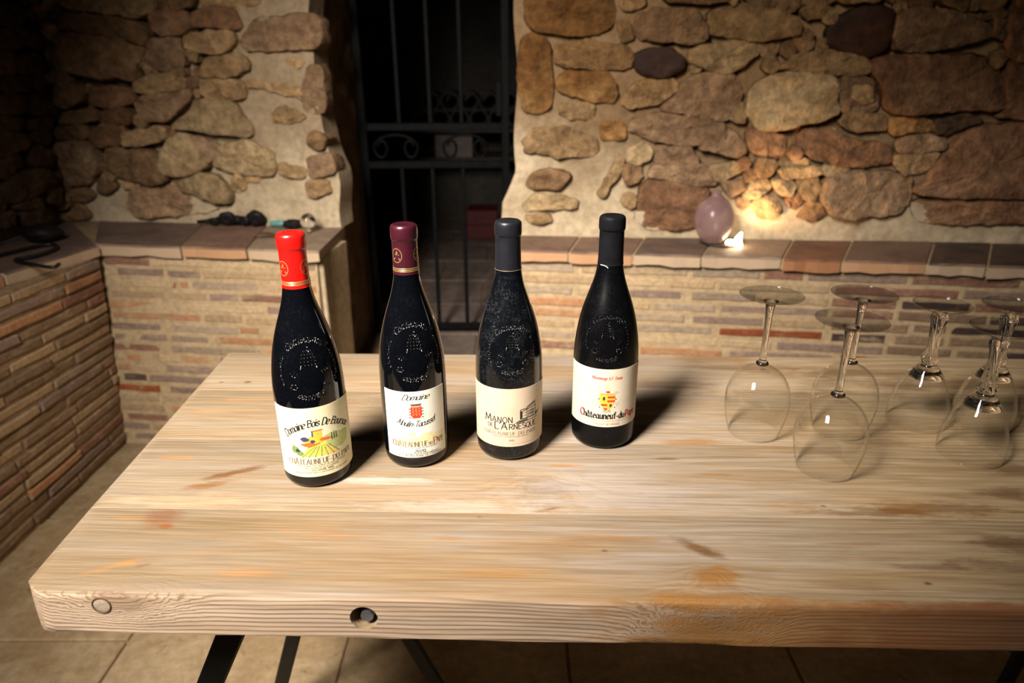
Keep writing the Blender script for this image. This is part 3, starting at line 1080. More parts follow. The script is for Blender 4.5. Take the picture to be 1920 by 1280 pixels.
LWA, LWB = Vector((-1.37, 0.45)), Vector((-1.37, 2.13))
LL = (LWB - LWA).length


def pl_l(u, z, d):
    y = 0.45 + u
    x = -1.37 + 0.05 * (z / 0.7) * max(0, min(1, (y - 1.55) / .5)) - 0.03 * (z / .7) * max(0, min(1, (1.75 - y) / .4))
    return Vector((x + d, y, z))


link('mortar_body', body_mesh('mortar_body', pl_l, LL, ZL - TILE_T - .002, .30), bench_l, M['joint_brown'])
for r in range(18):
    z1 = z_row(r) - .003
    if z1 - BH < .004:
        break
    u = -rnd.uniform(0, .2)
    while u < LL:
        w = rnd.uniform(.17, .32)
        a, b = max(u, 0) + .005, min(u + w, LL - .004) - .005
        if b - a > .02:
            link('brick', brick_mesh(a, b, z1 - BH, z1, .03, rnd.uniform(.003, .011), pl_l), bench_l,
                 M['br_' + rnd.choices('tbkpgo', [7, 6, 2, 2, 1, 1])[0]])
        u += w
# tiles: front edge polyline on the back leg, then the left leg
TB0, TB1 = (-1.335, 2.143), (-0.585, 2.038)
KB0, KB1 = (-1.63, 2.535), (-0.585, 2.40)
TLF = lambda y: -1.31 - .22 * (2.136 - y) if y > 1.75 else -1.395 - .05 * (1.75 - y)
bl_cuts = [0.0, .30, .52, .76]
bl_back = [0.10, .52, .76, 1.05]
LBk = math.hypot(TB1[0] - TB0[0], TB1[1] - TB0[1])
LKk = math.hypot(KB1[0] - KB0[0], KB1[1] - KB0[1])
for i, c in enumerate(('tile_e', 'tile_a', 'tile_c')):
    a, b = bl_cuts[i], min(bl_cuts[i + 1], LBk)
    ka, kb = bl_back[i], min(bl_back[i + 1], LKk)
    link('tile', tile_mesh(lerp2(TB0, TB1, (a + .004) / LBk), lerp2(TB0, TB1, (b - .004) / LBk), lerp2(KB0, KB1, (kb - .004) / LKk),
                           lerp2(KB0, KB1, (ka + .004) / LKk), ZL + rnd.uniform(-.002, .002), TILE_T), bench_l, M[c])
ys = [0.45, 0.72, 0.98, 1.25, 1.52, 1.80, 2.13]
for i in range(6):
    a, b = ys[i] + .004, ys[i + 1] - .004
    yb = b if i < 5 else 2.52
    link('tile', tile_mesh((TLF(a), a, 0), (TLF(b), b, 0), (-1.64, yb, 0), (-1.64, a, 0), ZL + rnd.uniform(-.002, .002), TILE_T), bench_l,
         M[('tile_a', 'tile_e', 'tile_d', 'tile_e', 'tile_a', 'tile_e')[i]])
link('grout_bed', from_py('grout_bed', [(x, y, z) for z in (ZL - TILE_T, ZL - .006) for x, y in
                          ((-1.40, .45), (-1.40, 1.8), (-1.325, 2.155), (-.60, 2.05), (-.60, 2.395), (-1.64, 2.55), (-1.64, .45))],
                          [(6, 5, 4, 3, 2, 1, 0), (7, 8, 9, 10, 11, 12, 13)] + [(i, (i + 1) % 7, 7 + (i + 1) % 7, 7 + i) for i in range(7)]), bench_l, M['joint_brown'])
link('end_plaster', box_mesh('end_plaster', (-.606, 2.075, .13), (-.592, 2.385, ZL - TILE_T), .004, 1, .002), bench_l, M['mortar'])

# ------------------------------------------------------------------ table
ZT = 0.76
T_O, T_R = Vector((-0.466, 0.518, 0)), -math.atan(0.032)
TH = 0.0535
tc, ts = math.cos(T_R), math.sin(T_R)


def to_tab(px, py):
    p = on_z(px, py, ZT) - T_O
    return (p.x * tc + p.y * ts, -p.x * ts + p.y * tc)


def wood(name, seed, yc, zc, knots, stains, front=False):
    """old pine: growth rings round a pith line along x; knots push the rings aside; stains keep their own outline."""
    t = NT(name)
    co = t.obj()
    sx = t.n('SeparateXYZ', {0: co})
    x, y, z = sx.outputs[0], sx.outputs[1], sx.outputs[2]
    off = (seed * 3.1, seed * 1.7, seed)
    pw = t.v('ADD', t.v('MULTIPLY', co, (1.6, 9, 9)), off)
    warp = t.m('SUBTRACT', t.noise(pw, 1.0, 3, 0.5), 0.5)
    fine = t.noise(t.v('ADD', t.v('MULTIPLY', co, (10, 340, 340)), off), 1.0, 3, 0.6)
    mid = t.noise(t.v('ADD', t.v('MULTIPLY', co, (3.5, 60, 60)), off), 1.0, 4, 0.6)
    d = t.v('LENGTH', t.n('CombineXYZ', {0: 0.0, 1: t.m('SUBTRACT', y, yc), 2: t.m('SUBTRACT', z, zc)}).outputs[0])
    d = t.m('MULTIPLY_ADD', warp, 0.022, d)
    kmask = None
    for (kx, ky, kz, rx, ry, amp) in knots:
        q = t.v('LENGTH', t.v('DIVIDE', t.v('SUBTRACT', co, (kx, ky, kz)), (rx, ry, ry)))
        q = t.m('ADD', q, t.m('MULTIPLY', t.m('SUBTRACT', t.noise(t.v('MULTIPLY', co, (45, 70, 70)), 1.0, 3, .6), .5), .9))
        g = t.m('POWER', 2.718, t.m('MULTIPLY', t.m('MULTIPLY', q, q), -1.0))
        d = t.m('MULTIPLY_ADD', g, amp, d)
        kmask = g if kmask is None else t.m('MAXIMUM', kmask, g)
    ph = t.m('FRACT', t.m('MULTIPLY', d, 270.0))
    late = t.m('MULTIPLY', t.sstep(ph, 0.35, 0.85), t.sstep(ph, 0.86, 1.0, 1.0, 0.0))
    nz = t.n('SeparateXYZ', {0: t.n('NewGeometry').outputs['True Normal']}).outputs[2]
    side = t.sstep(nz, 0.75, 0.3)
    top = t.mix(t.sstep(mid, 0.35, 0.68), (.43, .355, .285), (.375, .28, .185))
    big = t.noise(t.v('ADD', t.v('MULTIPLY', co, (2.2, 9, 9)), off), 1.0, 4, 0.6)
    top = t.mix(t.sstep(big, 0.46, 0.64, 0, 0.7), top, (.39, .235, .10))
    top = t.mix(t.sstep(big, 0.47, 0.30, 0, 0.6), top, (.465, .40, .355))
    top = t.mix(t.sstep(x, .55, 1.05, 0, .75), top, t.mix(t.sstep(mid, .3, .7), (.74, .54, .31), (.60, .41, .21)))  # right end lightened in the colour to offset the lamp's falloff
    # the table is darker and browner from use towards its right end
    wornn = t.m('ADD', x, t.m('MULTIPLY_ADD', mid, 0.9, -0.45))
    wornn = t.m('MULTIPLY_ADD', big, 0.7, t.m('SUBTRACT', wornn, 0.35))
    top = t.mix(t.sstep(wornn, 0.70, 1.40, 0, 0.22), top, (.33, .215, .10))
    top = t.mix(t.sstep(x, .62, .08, 0, .9), top, t.mix(t.sstep(mid, .35, .68), (.245, .19, .13), (.205, .145, .08)))  # left end darkened in the colour to offset the bright lamp pool
    top = t.mix(t.m('MULTIPLY', late, t.sstep(big, .3, .7, .15, .38)), top, (.27, .165, .08))
    top = t.mix(t.m('MULTIPLY', t.sstep(x, .30, 1.0), t.sstep(t.noise(t.v('ADD', t.v('MULTIPLY', co, (9, 55, 55)), off), 1.0, 5, .7), .50, .66, 0, .32)), top, (.24, .135, .06))
    sd = t.mix(t.sstep(mid, 0.3, 0.7), (.60, .46, .34), (.53, .385, .26))
    sd = t.mix(t.m('MULTIPLY', late, 0.72), sd, (.20, .105, .05))
    sd = t.mix(t.m('MULTIPLY', t.sstep(x, 0.45, 0.85), t.sstep(mid, .2, .8, .85, .55)), sd, (.34, .225, .135))
    col = t.mix(side, top, sd)
    if kmask is not None:
        col = t.mix(t.m('MULTIPLY', t.sstep(kmask, 0.45, 0.95), 0.62), col, (.235, .15, .09))
    wob = t.m('SUBTRACT', t.noise(t.v('MULTIPLY', co, (16, 50, 50)), 1.0, 4, 0.7), 0.5)
    for (sx0, sy0, rx, ry, ang, c, s) in stains:
        dx, dy = t.m('SUBTRACT', x, sx0), t.m('SUBTRACT', y, sy0)
        ca, sa = math.cos(ang), math.sin(ang)
        uu = t.m('DIVIDE', t.m('ADD', t.m('MULTIPLY', dx, ca), t.m('MULTIPLY', dy, sa)), rx)
        vv = t.m('DIVIDE', t.m('SUBTRACT', t.m('MULTIPLY', dy, ca), t.m('MULTIPLY', dx, sa)), ry)
        q = t.m('SQRT', t.m('ADD', t.m('MULTIPLY', uu, uu), t.m('MULTIPLY', vv, vv)))
        q = t.m('MULTIPLY_ADD', wob, 2.4, q)
        col = t.mix(t.m('MULTIPLY', t.sstep(q, 1.05, 0.25, 0, min(1, s * 1.25)), t.sstep(mid, .25, .6, .65, 1.0)), col, c)
    # small pits and dirt specks
    vo = t.n('TexVoronoi', {'Vector': t.v('MULTIPLY', co, (16, 26, 26)), 'Scale': 1.0, 'Randomness': 1.0}, feature='F1')
    pit = t.m('MULTIPLY', t.sstep(vo.outputs['Distance'], 0.10, 0.04), t.sstep(t.n('SeparateXYZ', {0: vo.outputs['Color']}).outputs[0], 0.76, 0.78))
    col = t.mix(t.m('MULTIPLY', pit, 0.8), col, (.10, .05, .025))
    col = t.v('SCALE', col, t.sstep(fine, 0.3, 0.7, 0.80, 1.10))
    h = t.m('ADD', t.m('MULTIPLY', late, -0.5), t.m('MULTIPLY', fine, 0.6))
    h = t.m('ADD', h, t.m('MULTIPLY', pit, -1.0))
    return t.bsdf(Base_Color=col, Roughness=t.sstep(mid, 0.3, 0.7, 0.5, 0.68), Specular_IOR_Level=0.22, Normal=t.bump(h, 0.35, 0.0012))


BRN, ORG, GRY, RED = (.20, .105, .045), (.40, .19, .055), (.29, .215, .15), (.22, .115, .06)
# stains in photo points on the table top: (px, py, half length, half depth, angle, colour, strength)
ST = [
    (303, 968, .028, .024, 0.1, RED, .75), (312, 985, .012, .007, 0.0, (.24, .09, .035), .85), (440, 885, .045, .008, .45, (.16, .075, .03), .85),
    (385, 910, .035, .009, .35, BRN, .8), (1020, 935, .05, .028, .5, GRY, .6), (1028, 955, .022, .004, .35, BRN, .9),
    (1310, 1028, .034, .010, -.6, BRN, .8), (1345, 1085, .032, .022, .5, ORG, .85), (1350, 1120, .08, .014, 0, ORG, .7),
    (1480, 950, .05, .012, 0, ORG, 0.45), (1640, 962, .10, .010, 0, BRN, 0.61), (1690, 957, .035, .008, 0, (.30, .11, .035), .8), (1600, 700, .2, .02, 0, (.26, .15, .07), .6), (1400, 690, .12, .02, 0, (.30, .18, .085), .5), (620, 1000, .06, .012, 0, ORG, .35), (480, 1075, .05, .008, 0, ORG, .45), (930, 1075, .07, .008, 0, ORG, .35), (1180, 1010, .05, .006, 0, ORG, .4), (1760, 955, .12, .016, 0, BRN, 0.57),
    (1700, 950, .05, .02, 0, ORG, 0.32), (1890, 925, .05, .015, .1, BRN, 0.65), (1740, 1062, .05, .006, 0, BRN, 0.57),
    (1900, 1020, .05, .02, 0, BRN, 0.61), (1880, 1060, .06, .012, 0, BRN, 0.49), (1630, 1022, .05, .006, 0, ORG, 0.49),
    (1560, 1135, .25, .010, 0, ORG, 0.65), (1850, 1140, .2, .014, 0, (.30, .12, .05), 0.65),
    (1290, 828, .07, .008, 0, ORG, .7), (1250, 720, .12, .02, 0, BRN, .4), (1330, 672, .10, .03, 0, (.42, .25, .11), .7),
    (1250, 860, .02, .004, 0, BRN, .5), (700, 680, .05, .006, 0, ORG, .4), (560, 800, .03, .004, 0, BRN, .5),
    (455, 750, .06, .004, .05, ORG, .7), (420, 770, .05, .006, .1, ORG, .5), (465, 716, .007, .005, 0, (.12, .07, .03), .9),
    (330, 858, .03, .004, 0, ORG, .7), (240, 970, .03, .006, 0, ORG, .5), (220, 1060, .03, .006, .4, ORG, .6), (268, 1060, .012, .004, .4, BRN, .6),
    (1060, 872, .03, .005, 0, ORG, .6), (1540, 740, .2, .02, 0, BRN, 0.45), (1800, 720, .25, .03, 0, (.22, .12, .05), 0.49),
    (1650, 830, .06, .02, 0, BRN, 0.41), (1900, 880, .05, .02, 0, BRN, 0.49), (1060, 1010, .03, .004, 0, ORG, .4), (840, 1010, .02, .004, 0, ORG, .5),
    (1345, 890, .04, .004, 0, ORG, .5), (700, 900, .08, .010, 0, (.50, .41, .33), .6), (880, 950, .12, .02, 0, (.50, .41, .33), .5),
    (1130, 920, .14, .05, 0, (.45, .385, .335), .5), (380, 940, .12, .02, 0, (.42, .29, .17), .4),
]
STL = [(*to_tab(a, b), c, d, e, f, g) for a, b, c, d, e, f, g in ST]
VB = [0.0, .132, .288, .4387, .594]
UEND = 1.80

table = thing('trestle_table', 'long old pine plank table on black steel legs carrying bottles and glasses', 'table', T_O, T_R)
ULEFT = lambda v: -.010 - .0745 * v


def plank(i):
    v0, v1 = VB[i] + (.00015 if i else 0), VB[i + 1] - (.00015 if i < 3 else 0)
    rt = .007 if i == 0 else .0006
    rb = .0006 if i < 3 else .007
    zt, zb = ZT, ZT - TH
    us = [0, .0008, .002, .0045, .008, .013, .02, .03] + [.03 + k * .03 for k in range(1, int((UEND - .03) / .03) + 1)]
    # section, walking from the front-bottom up and over to the back
    sec = []
    sec = [(v0 + .003, zb), (v0, zb + .003)]
    sec += [(v0, zt - TH * f) for f in (.8, .6, .4, .25)]
    sec += [(v0 + rt * (1 - math.cos(a)), zt - rt * (1 - math.sin(a))) for a in (0, PI / 8, PI / 4, 3 * PI / 8, PI / 2)]
    sec += [(v1 - rb * (1 - math.cos(a)), zt - rb * (1 - math.sin(a))) for a in (PI / 2, PI / 4, 0)]
    sec += [(v1, zb + .003), (v1 - .003, zb)]
    bm = bmesh.new()
    rows = []
    for u in us:
        r = .030
        row = []
        for (v, z) in sec:
            uu = u + ULEFT(v) + .003 * noise.noise(Vector((v * 14, z * 20, 5))) * max(0, 1 - u / .05)
            vv = v
            if i == 3:
                r = .012
            if u < r:
                dd = r - math.sqrt(max(0, r * r - (r - u) ** 2))
                if i == 0:
                    vv = max(v, v0 + dd * (1.0 if v < v0 + .03 else 0))
                if i == 3:
                    vv = min(v, v1 - dd * (1.0 if v > v1 - .03 else 0))
            zz = z
            if u < .012:
                q = .012 - math.sqrt(max(0, .012 ** 2 - (.012 - u) ** 2))
                zz = zt - q * .6 if z > zt - .012 else (zb + q if z < zb + .012 else z)
                zz = min(zz, z) if z > zt - .012 else zz
            if i == 0 and z < zb + .006:
                zz += .0025 * noise.noise(Vector((u * 9, 3, 1))) + .0012 * noise.noise(Vector((u * 60, 1, 1)))
            if i == 0 and v <= v0 + .0001:
                vv += .0010 * noise.noise(Vector((u * 14, z * 40, 2)))
            row.append(bm.verts.new((uu, vv, zz)))
        rows.append(row)
    n = len(sec)
    for a, b in zip(rows, rows[1:]):
        for k in range(n):
            bm.faces.new([a[k], b[k], b[(k + 1) % n], a[(k + 1) % n]])
    bm.faces.new(rows[0][::-1])
    bm.faces.new(rows[-1])
    me = bm_mesh('plank', bm, True, math.radians(40))
    return me


zc_ = [ZT - .115, ZT - .19, ZT - .10, ZT - .22]
HOLE = (0.324, ZT - .0265, .0135)
PLUG = (0.072, ZT - .0165, .0082)
# knots: x, y, z, radius x, radius y/z, push
KN = {0: [(.650, .0, ZT - .030, .050, .024, .046), (.090, .0, ZT - .012, .050, .020, .022), (.655, .036, ZT, .018, .012, .010)],
      1: [(.50, .185, ZT, .05, .028, .012)], 2: [(.2, .40, ZT, .05, .02, .02)], 3: []}
STP = {i: [s for s in STL if VB[i] - .01 <= s[1] < VB[i + 1] + (.01 if i == 3 else 0.0)] for i in range(4)}
for i in range(4):
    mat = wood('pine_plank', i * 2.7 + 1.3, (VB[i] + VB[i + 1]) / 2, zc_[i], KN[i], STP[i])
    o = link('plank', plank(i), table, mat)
    if i == 0:
        cb = bmesh.new()
        add_tube(cb, [(HOLE[0], -.03, HOLE[1]), (HOLE[0], .034, HOLE[1])], HOLE[2], 40)
        co_me = bm_mesh('cutter', cb)
        cut = link('cutter', co_me)
        cut.parent = table
        md = o.modifiers.new('hole', 'BOOLEAN')
        md.operation, md.object, md.solver = 'DIFFERENCE', cut, 'EXACT'
        bpy.context.view_layer.update()
        dg = bpy.context.evaluated_depsgraph_get()
        new = bpy.data.meshes.new_from_object(o.evaluated_get(dg))
        o.modifiers.clear()
        o.data = new
        new.set_sharp_from_angle(angle=math.radians(40))
        bpy.data.objects.remove(cut)

M['plug'] = plain('plug_end_grain', (.40, .31, .22), 0.7, 0, 0.18, 120, 0.2)
M['groove'] = plain('plug_joint', (.12, .06, .03), 0.9)
o = link('wood_plug', lathe('wood_plug', [(-.01, PLUG[2]), (.0006, PLUG[2]), (.0008, PLUG[2] - .0006)], 32), table, M['plug'])
o.location, o.rotation_euler = (PLUG[0], 0.0002, PLUG[1]), (PI / 2, 0, 0)
o['label'] = 'round pale wooden plug set in the front edge'
rg = bmesh.new()
add_tube(rg, [(PLUG[0] + (PLUG[2] + .0006) * math.cos(a), -.0006, PLUG[1] + (PLUG[2] + .0006) * math.sin(a)) for a in (2 * PI * k / 32 for k in range(32))], .0008, 6, True)
link('plug_ring', bm_mesh('plug_ring', rg, True), table, M['groove'])
bl = bmesh.new()
add_tube(bl, [(HOLE[0] + .002, .034, HOLE[1] - .001), (HOLE[0] + .002, .0035, HOLE[1] - .001)], .0062, 16)
add_tube(bl, [(HOLE[0] + .002, .034, HOLE[1] - .001), (HOLE[0] + .002, .026, HOLE[1] - .001)], .0105, 6)
M['bolt'] = plain('worn_bolt', (.42, .40, .38), 0.35, .8, 0.2, 80)
o = link('bolt', bm_mesh('bolt', bl, False), table, M['bolt'])
o['label'] = 'steel bolt end inside the hole in the front edge'


def w2t(p):
    q = Vector(p) - T_O
    return Vector((q.x * tc + q.y * ts, -q.x * ts + q.y * tc, q.z))


def leg(a, b, w, h, taper=1.0):
    """a, b: two seen points of the leg; carried on to the table underside and the floor."""
    a, b = Vector(a), Vector(b)
    t0 = (ZT - TH - .008 - a.z) / (b.z - a.z)
    t1 = (0.002 - a.z) / (b.z - a.z)
    p, q = w2t(a + (b - a) * t0), w2t(a + (b - a) * t1)
    bm = bmesh.new()
    add_bar(bm, p, q, w, h, Vector((0, 1, 0)))
    bmesh.ops.bevel(bm, geom=list(bm.edges), offset=.002, segments=1, affect='EDGES')
    link('leg', bm_mesh('leg', bm), table, M['steel'])
    return p, q


p1, q1 = leg(on_y(430, 1195, .60), on_y(395, 1280, .615), .030, .012)
p2, q2 = leg(on_y(547, 1205, .98), on_y(528, 1280, 1.0), .026, .012)
p3, q3 = leg(on_y(775, 1210, .98), on_y(818, 1280, .99), .026, .012)
for xx in (1.05, 1.42):
    for yy in (.60, 1.0):
        p = Vector((xx, yy, ZT - TH - .01))
        leg(p, p + Vector((.10 if xx > 1.2 else -.06, 0.02 if yy > .8 else -.02, -.6)), .028, .012)
for ux0, ux1 in ((p1.x - .03, p3.x + .05), (1.45, 1.95)):
    for vv in (p1.y, p2.y):
        link('top_rail', box_mesh('top_rail', (ux0, vv - .018, ZT - TH - .0085), (min(ux1, UEND - .03), vv + .018, ZT - TH - .0005), .001), table, M['steel'])

# ------------------------------------------------------------------ a pen-stroke alphabet for labels and relief
# strokes in a 14-high cap grid; a leading ~ marks a curve
GL = {
    'A': (10, '0,0 5,14 10,0;2,5 8,5'), 'B': (9.5, '1,0 1,14;~1,14 7,13 8,10.5 6,8 1,7.5;~1,7.5 8,7 9.5,4 7,.5 1,0'),
    'C': (10, '~9.5,11.5 6,14 2,12 .5,7 2,2 6,0 9.5,2.5'), 'D': (10, '1,0 1,14;~1,14 6,13.5 9.5,10 9.5,4 6,.5 1,0'),
    'E': (8.5, '1,0 1,14;1,14 8,14;1,7.5 7,7.5;1,0 8.5,0'), 'F': (8, '1,0 1,14;1,14 8,14;1,7.5 7,7.5'),
    'G': (10, '~9.5,11.5 6,14 2,12 .5,7 2,2 6,0 9.5,2.5;9.5,2.5 9.5,6.5 6,6.5'), 'H': (10, '1,0 1,14;9,0 9,14;1,7.5 9,7.5'),
    'I': (2, '1,0 1,14'), 'J': (6, '~5,14 5,4 4,1 1,0 0,1.5'), 'L': (8, '1,14 1,0 8,0'), 'M': (12, '0,0 1.5,14 6,3 10.5,14 12,0'),
    'N': (10, '1,0 1,14 9,0 9,14'), 'O': (10, '~5,14 1.5,12 0,7 1.5,2 5,0 8.5,2 10,7 8.5,12 5,14'),
    'P': (9, '1,0 1,14;~1,14 7,13.5 9,10.5 7,7 1,6.5'), 'Q': (10, '~5,14 1.5,12 0,7 1.5,2 5,0 8.5,2 10,7 8.5,12 5,14;6,3 10,-2'),
    'R': (10, '1,0 1,14;~1,14 7,13.5 9,10.5 7,7 1,6.5;4,6.5 10,0'), 'S': (9, '~8.5,11.5 5,14 1.5,12 1.5,9 5,7.3 8.5,5.5 8.5,2 5,0 1,2.5'),
    'T': (10, '5,0 5,14;0,14 10,14'), 'U': (10, '~1,14 1,4 2.5,.7 5,0 7.5,.7 9,4 9,14'), 'V': (10, '0,14 5,0 10,14'), 'W': (14, '0,14 3.5,0 7,12 10.5,0 14,14'),
    'a': (8.5, '~7,8 4,9 1,7 .5,3 2.5,.3 5,1 7,4;7,9 7,1 8.5,0'), 'b': (8, '1,14 1,0;~1,6 4,9 7,7.5 7.5,3 5,0 1,1.5'),
    'c': (7, '~7,7 4,9 1,7 .5,3 3,0 7,1.5'), 'd': (8, '~7,7 4,9 1,7 .5,3 3,0 7,3;7,14 7,0'),
    'e': (7.5, '~.8,4.5 7,5.5 6,8.5 3.5,9 1,7 .5,3 3,0 7,1.5'), 'f': (6, '~6.5,13 4.5,14 3,12 3,0;.5,9 6,9'),
    'g': (8, '~7,8 4,9 1,7 .5,3 3,0 7,3;~7,9 7,-2 4,-4 1,-3'), 'h': (8, '1,14 1,0;~1,6 4,9 6.5,8 7,6 7,0'), 'i': (2.5, '1,9 1,0;1,12 1,12.9'),
    'l': (3, '1,14 1,.8 2.2,0'), 'm': (12, '1,9 1,0;~1,6.5 3.5,9 5.5,8 6,6 6,0;~6,6.5 8.5,9 10.5,8 11,6 11,0'),
    'n': (8, '1,9 1,0;~1,6 4,9 6.5,8 7,6 7,0'), 'o': (8, '~4,9 1,7.5 .5,4.5 1.5,1 4,0 6.5,1 7.5,4.5 6.5,7.5 4,9'),
    'p': (8, '1,9 1,-4;~1,6 4,9 7,7.5 7.5,3 5,0 1,1.5'), 'r': (6, '1,9 1,0;~1,6 3.5,9 5.5,8.5'),
    's': (7, '~6,7.5 3.5,9 1,7.5 2,5.2 5,4 6.3,2 4,0 .5,1.2'), 't': (6.5, '~3,12.5 3,2 4.5,0 6.5,1;.5,9 6,9'),
    'u': (8, '~1,9 1,3 2.5,.2 5,1 7,4;7,9 7,0'), 'v': (7, '0,9 3.5,0 7,9'), 'y': (7, '0,9 3.5,1;7,9 2,-4'),
    '0': (8, '~4,14 1,11 .5,7 1,3 4,0 7,3 7.5,7 7,11 4,14'), '1': (4, '0,11 2.5,14 2.5,0'), '2': (8, '~.5,11 4,14 7,11.5 6.5,8 3,4 .5,0;.5,0 8,0'),
    '9': (8, '~7,10 5,7 2,7 .7,10.5 2,13.5 5,14 7.2,11 7,5 4,0 1,1'), '-': (6, '.8,4.8 5,4.8'), '.': (2.5, '.8,0 1.4,.7'), "'": (2.5, '1.5,14 .8,11'),
    ' ': (4.5, '')}
for b_, a_, acc in (('a', 'â', '2,10.6 4,13.4 6,10.6'), ('a', 'à', '2.5,13.4 5,10.8'), ('e', 'é', '3,10.8 6,13.4'), ('o', 'ô', '2,10.6 4,13.4 6,10.6'),
                    ('A', 'Â', '3,15 5,17.5 7,15'), ('E', 'É', '4,15 7,17.5'), ('O', 'Ô', '3,15 5,17.5 7,15')):
    GL[a_] = (GL[b_][0], GL[b_][1] + ';' + acc)


def crom(P, k=4):
    Q = [P[0]] + P + [P[-1]]
    out = []
    for i in range(1, len(Q) - 2):
        for j in range(k):
            t = j / k
            out.append(tuple(.5 * (2 * Q[i][c] + (Q[i + 1][c] - Q[i - 1][c]) * t + (2 * Q[i - 1][c] - 5 * Q[i][c] + 4 * Q[i + 1][c] - Q[i + 2][c]) * t * t +
                                   (3 * Q[i][c] - Q[i - 1][c] - 3 * Q[i + 1][c] + Q[i + 2][c]) * t ** 3) for c in (0, 1)))
    out.append(P[-1])
    return out


def strokes(ch, angular=False):
    w, s = GL.get(ch, GL[' '])
    out = []
    for st in s.split(';'):
        if not st.strip():
            continue
        cur = st.startswith('~')
        P = [tuple(float(v) for v in p.split(',')) for p in st.lstrip('~').split()]
        out.append(crom(P) if cur and not angular else P)
    return w, out


STY = {  # nib width, nib angle, least width, slant, angular, tracking, serif
    'serif': (2.3, 12, .95, 0, False, 1.8, 1.6), 'italic': (2.5, 35, .95, .30, False, .9, 0), 'script': (2.1, 40, .85, .55, False, .2, 0),
    'black': (3.3, 38, 1.1, 0, True, .9, 0), 'caps': (1.9, 15, 1.5, 0, False, 2.4, .0), 'bold': (3.2, 12, 1.4, 0, False, 1.8, 1.2), 'tiny': (2.0, 20, 1.4, 0, False, 2.2, 0)}


def text_segs(s, size, style, small=0.0, arc=None, cx=0, cy=0, squeeze=1.0, track=None):
    """Segments (x0, y0, x1, y1, width) of a line of lettering, centred at (cx, cy); small > 0 sets lower case as small capitals."""
    nw, na, mw, sl, ang, tr, sf = STY[style]
    tr = tr if track is None else track
    g = size / 14.0
    x, segs = 0.0, []
    for ch in s:
        k = 1.0
        if small and ch.islower():
            ch, k = ch.upper(), small
        w, ss = strokes(ch, ang)
        for P in ss:
            for (ax, ay), (bx, by) in zip(P, P[1:]):
                L = math.hypot(bx - ax, by - ay)
                if L < 1e-6:
                    continue
                th = math.degrees(math.atan2(by - ay, bx - ax)) - na
                wd = max(mw, nw * abs(math.sin(math.radians(th)))) * max(k, .8)
                segs.append((x + (ax + sl * ay) * k * squeeze, ay * k, x + (bx + sl * by) * k * squeeze, by * k, wd))
            if sf and len(P) == 2 or (sf and ch in 'MNVAW'):
                for (ex, ey) in (P[0], P[-1]):
                    if abs(P[0][1] - P[-1][1]) > 5 or ch in 'MNVAW':
                        if ey < .5 or ey > 13.5:
                            segs.append((x + (ex - sf) * k * squeeze, ey * k, x + (ex + sf) * k * squeeze, ey * k, mw))
        x += (w * squeeze + tr) * k
    W = x - tr
    out = []
    for ax, ay, bx, by, wd in segs:
        q = []
        for px, py in ((ax, ay), (bx, by)):
            px, py = (px - W / 2) * g, py * g
            if arc:
                a = px / arc
                r = arc + py
                px, py = r * math.sin(a), r * math.cos(a) - arc
            q += [px + cx, py + cy]
        out.append((*q, wd * g))
    return out


def seg_quads(segs, grow=0.25):
    out = []
    for ax, ay, bx, by, w in segs:
        dx, dy = bx - ax, by - ay
        L = math.hypot(dx, dy) or 1e-9
        dx, dy = dx / L, dy / L
        e = w * grow
        ax, ay, bx, by = ax - dx * e, ay - dy * e, bx + dx * e, by + dy * e
        nx, ny = -dy * w / 2, dx * w / 2
        out.append([(ax - nx, ay - ny), (bx - nx, by - ny), (bx + nx, by + ny), (ax + nx, ay + ny)])
    return out


def wrap(u, z, R):
    a = u / R
    return (R * math.sin(a), -R * math.cos(a), z)


def printed(name, polys, R, off, z0, parent, mat, maxw=.004):
    """flat printed shapes laid on the label of radius R; wide shapes are cut so that they follow the curve."""
    vs, fs = [], []

    def cut(P, c, keep):
        out = []
        for p, q in zip(P, P[1:] + P[:1]):
            a, b = (p[0] - c) * keep, (q[0] - c) * keep
            if a >= 0:
                out.append(p)
            if a * b < 0:
                f = a / (a - b)
                out.append((p[0] + (q[0] - p[0]) * f, p[1] + (q[1] - p[1]) * f))
        return out
    for P in polys:
        lo, hi = min(p[0] for p in P), max(p[0] for p in P)
        n = max(1, math.ceil((hi - lo) / .0022))
        for k in range(n):
            Q = list(P)
            if n > 1:
                Q = cut(cut(Q, lo + (hi - lo) * k / n, 1), lo + (hi - lo) * (k + 1) / n, -1)
            if len(Q) < 3:
                continue
            b = len(vs)
            g = (R + off) / R
            for u, z in Q:
                x, y, z = wrap(u, z, R)
                vs.append((x * g, y * g, z + z0))
            fs.append(tuple(range(b, b + len(Q))))
    return link(name, from_py(name, vs, fs), parent, mat)


def blob(cx, cy, rx, ry, n=12, jag=0.25, ang=0.0, seed=None):
    rr = random.Random(seed if seed is not None else cx * 7919 + cy * 104729)
    out = []
    for k in range(n):
        a = 2 * PI * k / n
        f = 1 + rr.uniform(-jag, jag)
        x, y = rx * f * math.cos(a), ry * f * math.sin(a)
        out.append((cx + x * math.cos(ang) - y * math.sin(ang), cy + x * math.sin(ang) + y * math.cos(ang)))
    return out


def bar(ax, ay, bx, by, w):
    return seg_quads([(ax, ay, bx, by, w)], 0)[0]


INK = {}


def ink(name, c, rough=0.6, metal=0.0):
    if name not in INK:
        t = NT('ink_' + name)
        nz = t.noise(t.obj(), 300, 2)
        INK[name] = t.bsdf(Base_Color=t.v('SCALE', tuple(c), t.sstep(nz, .3, .7, .92, 1.08)), Roughness=rough, Metallic=metal)
    return INK[name]


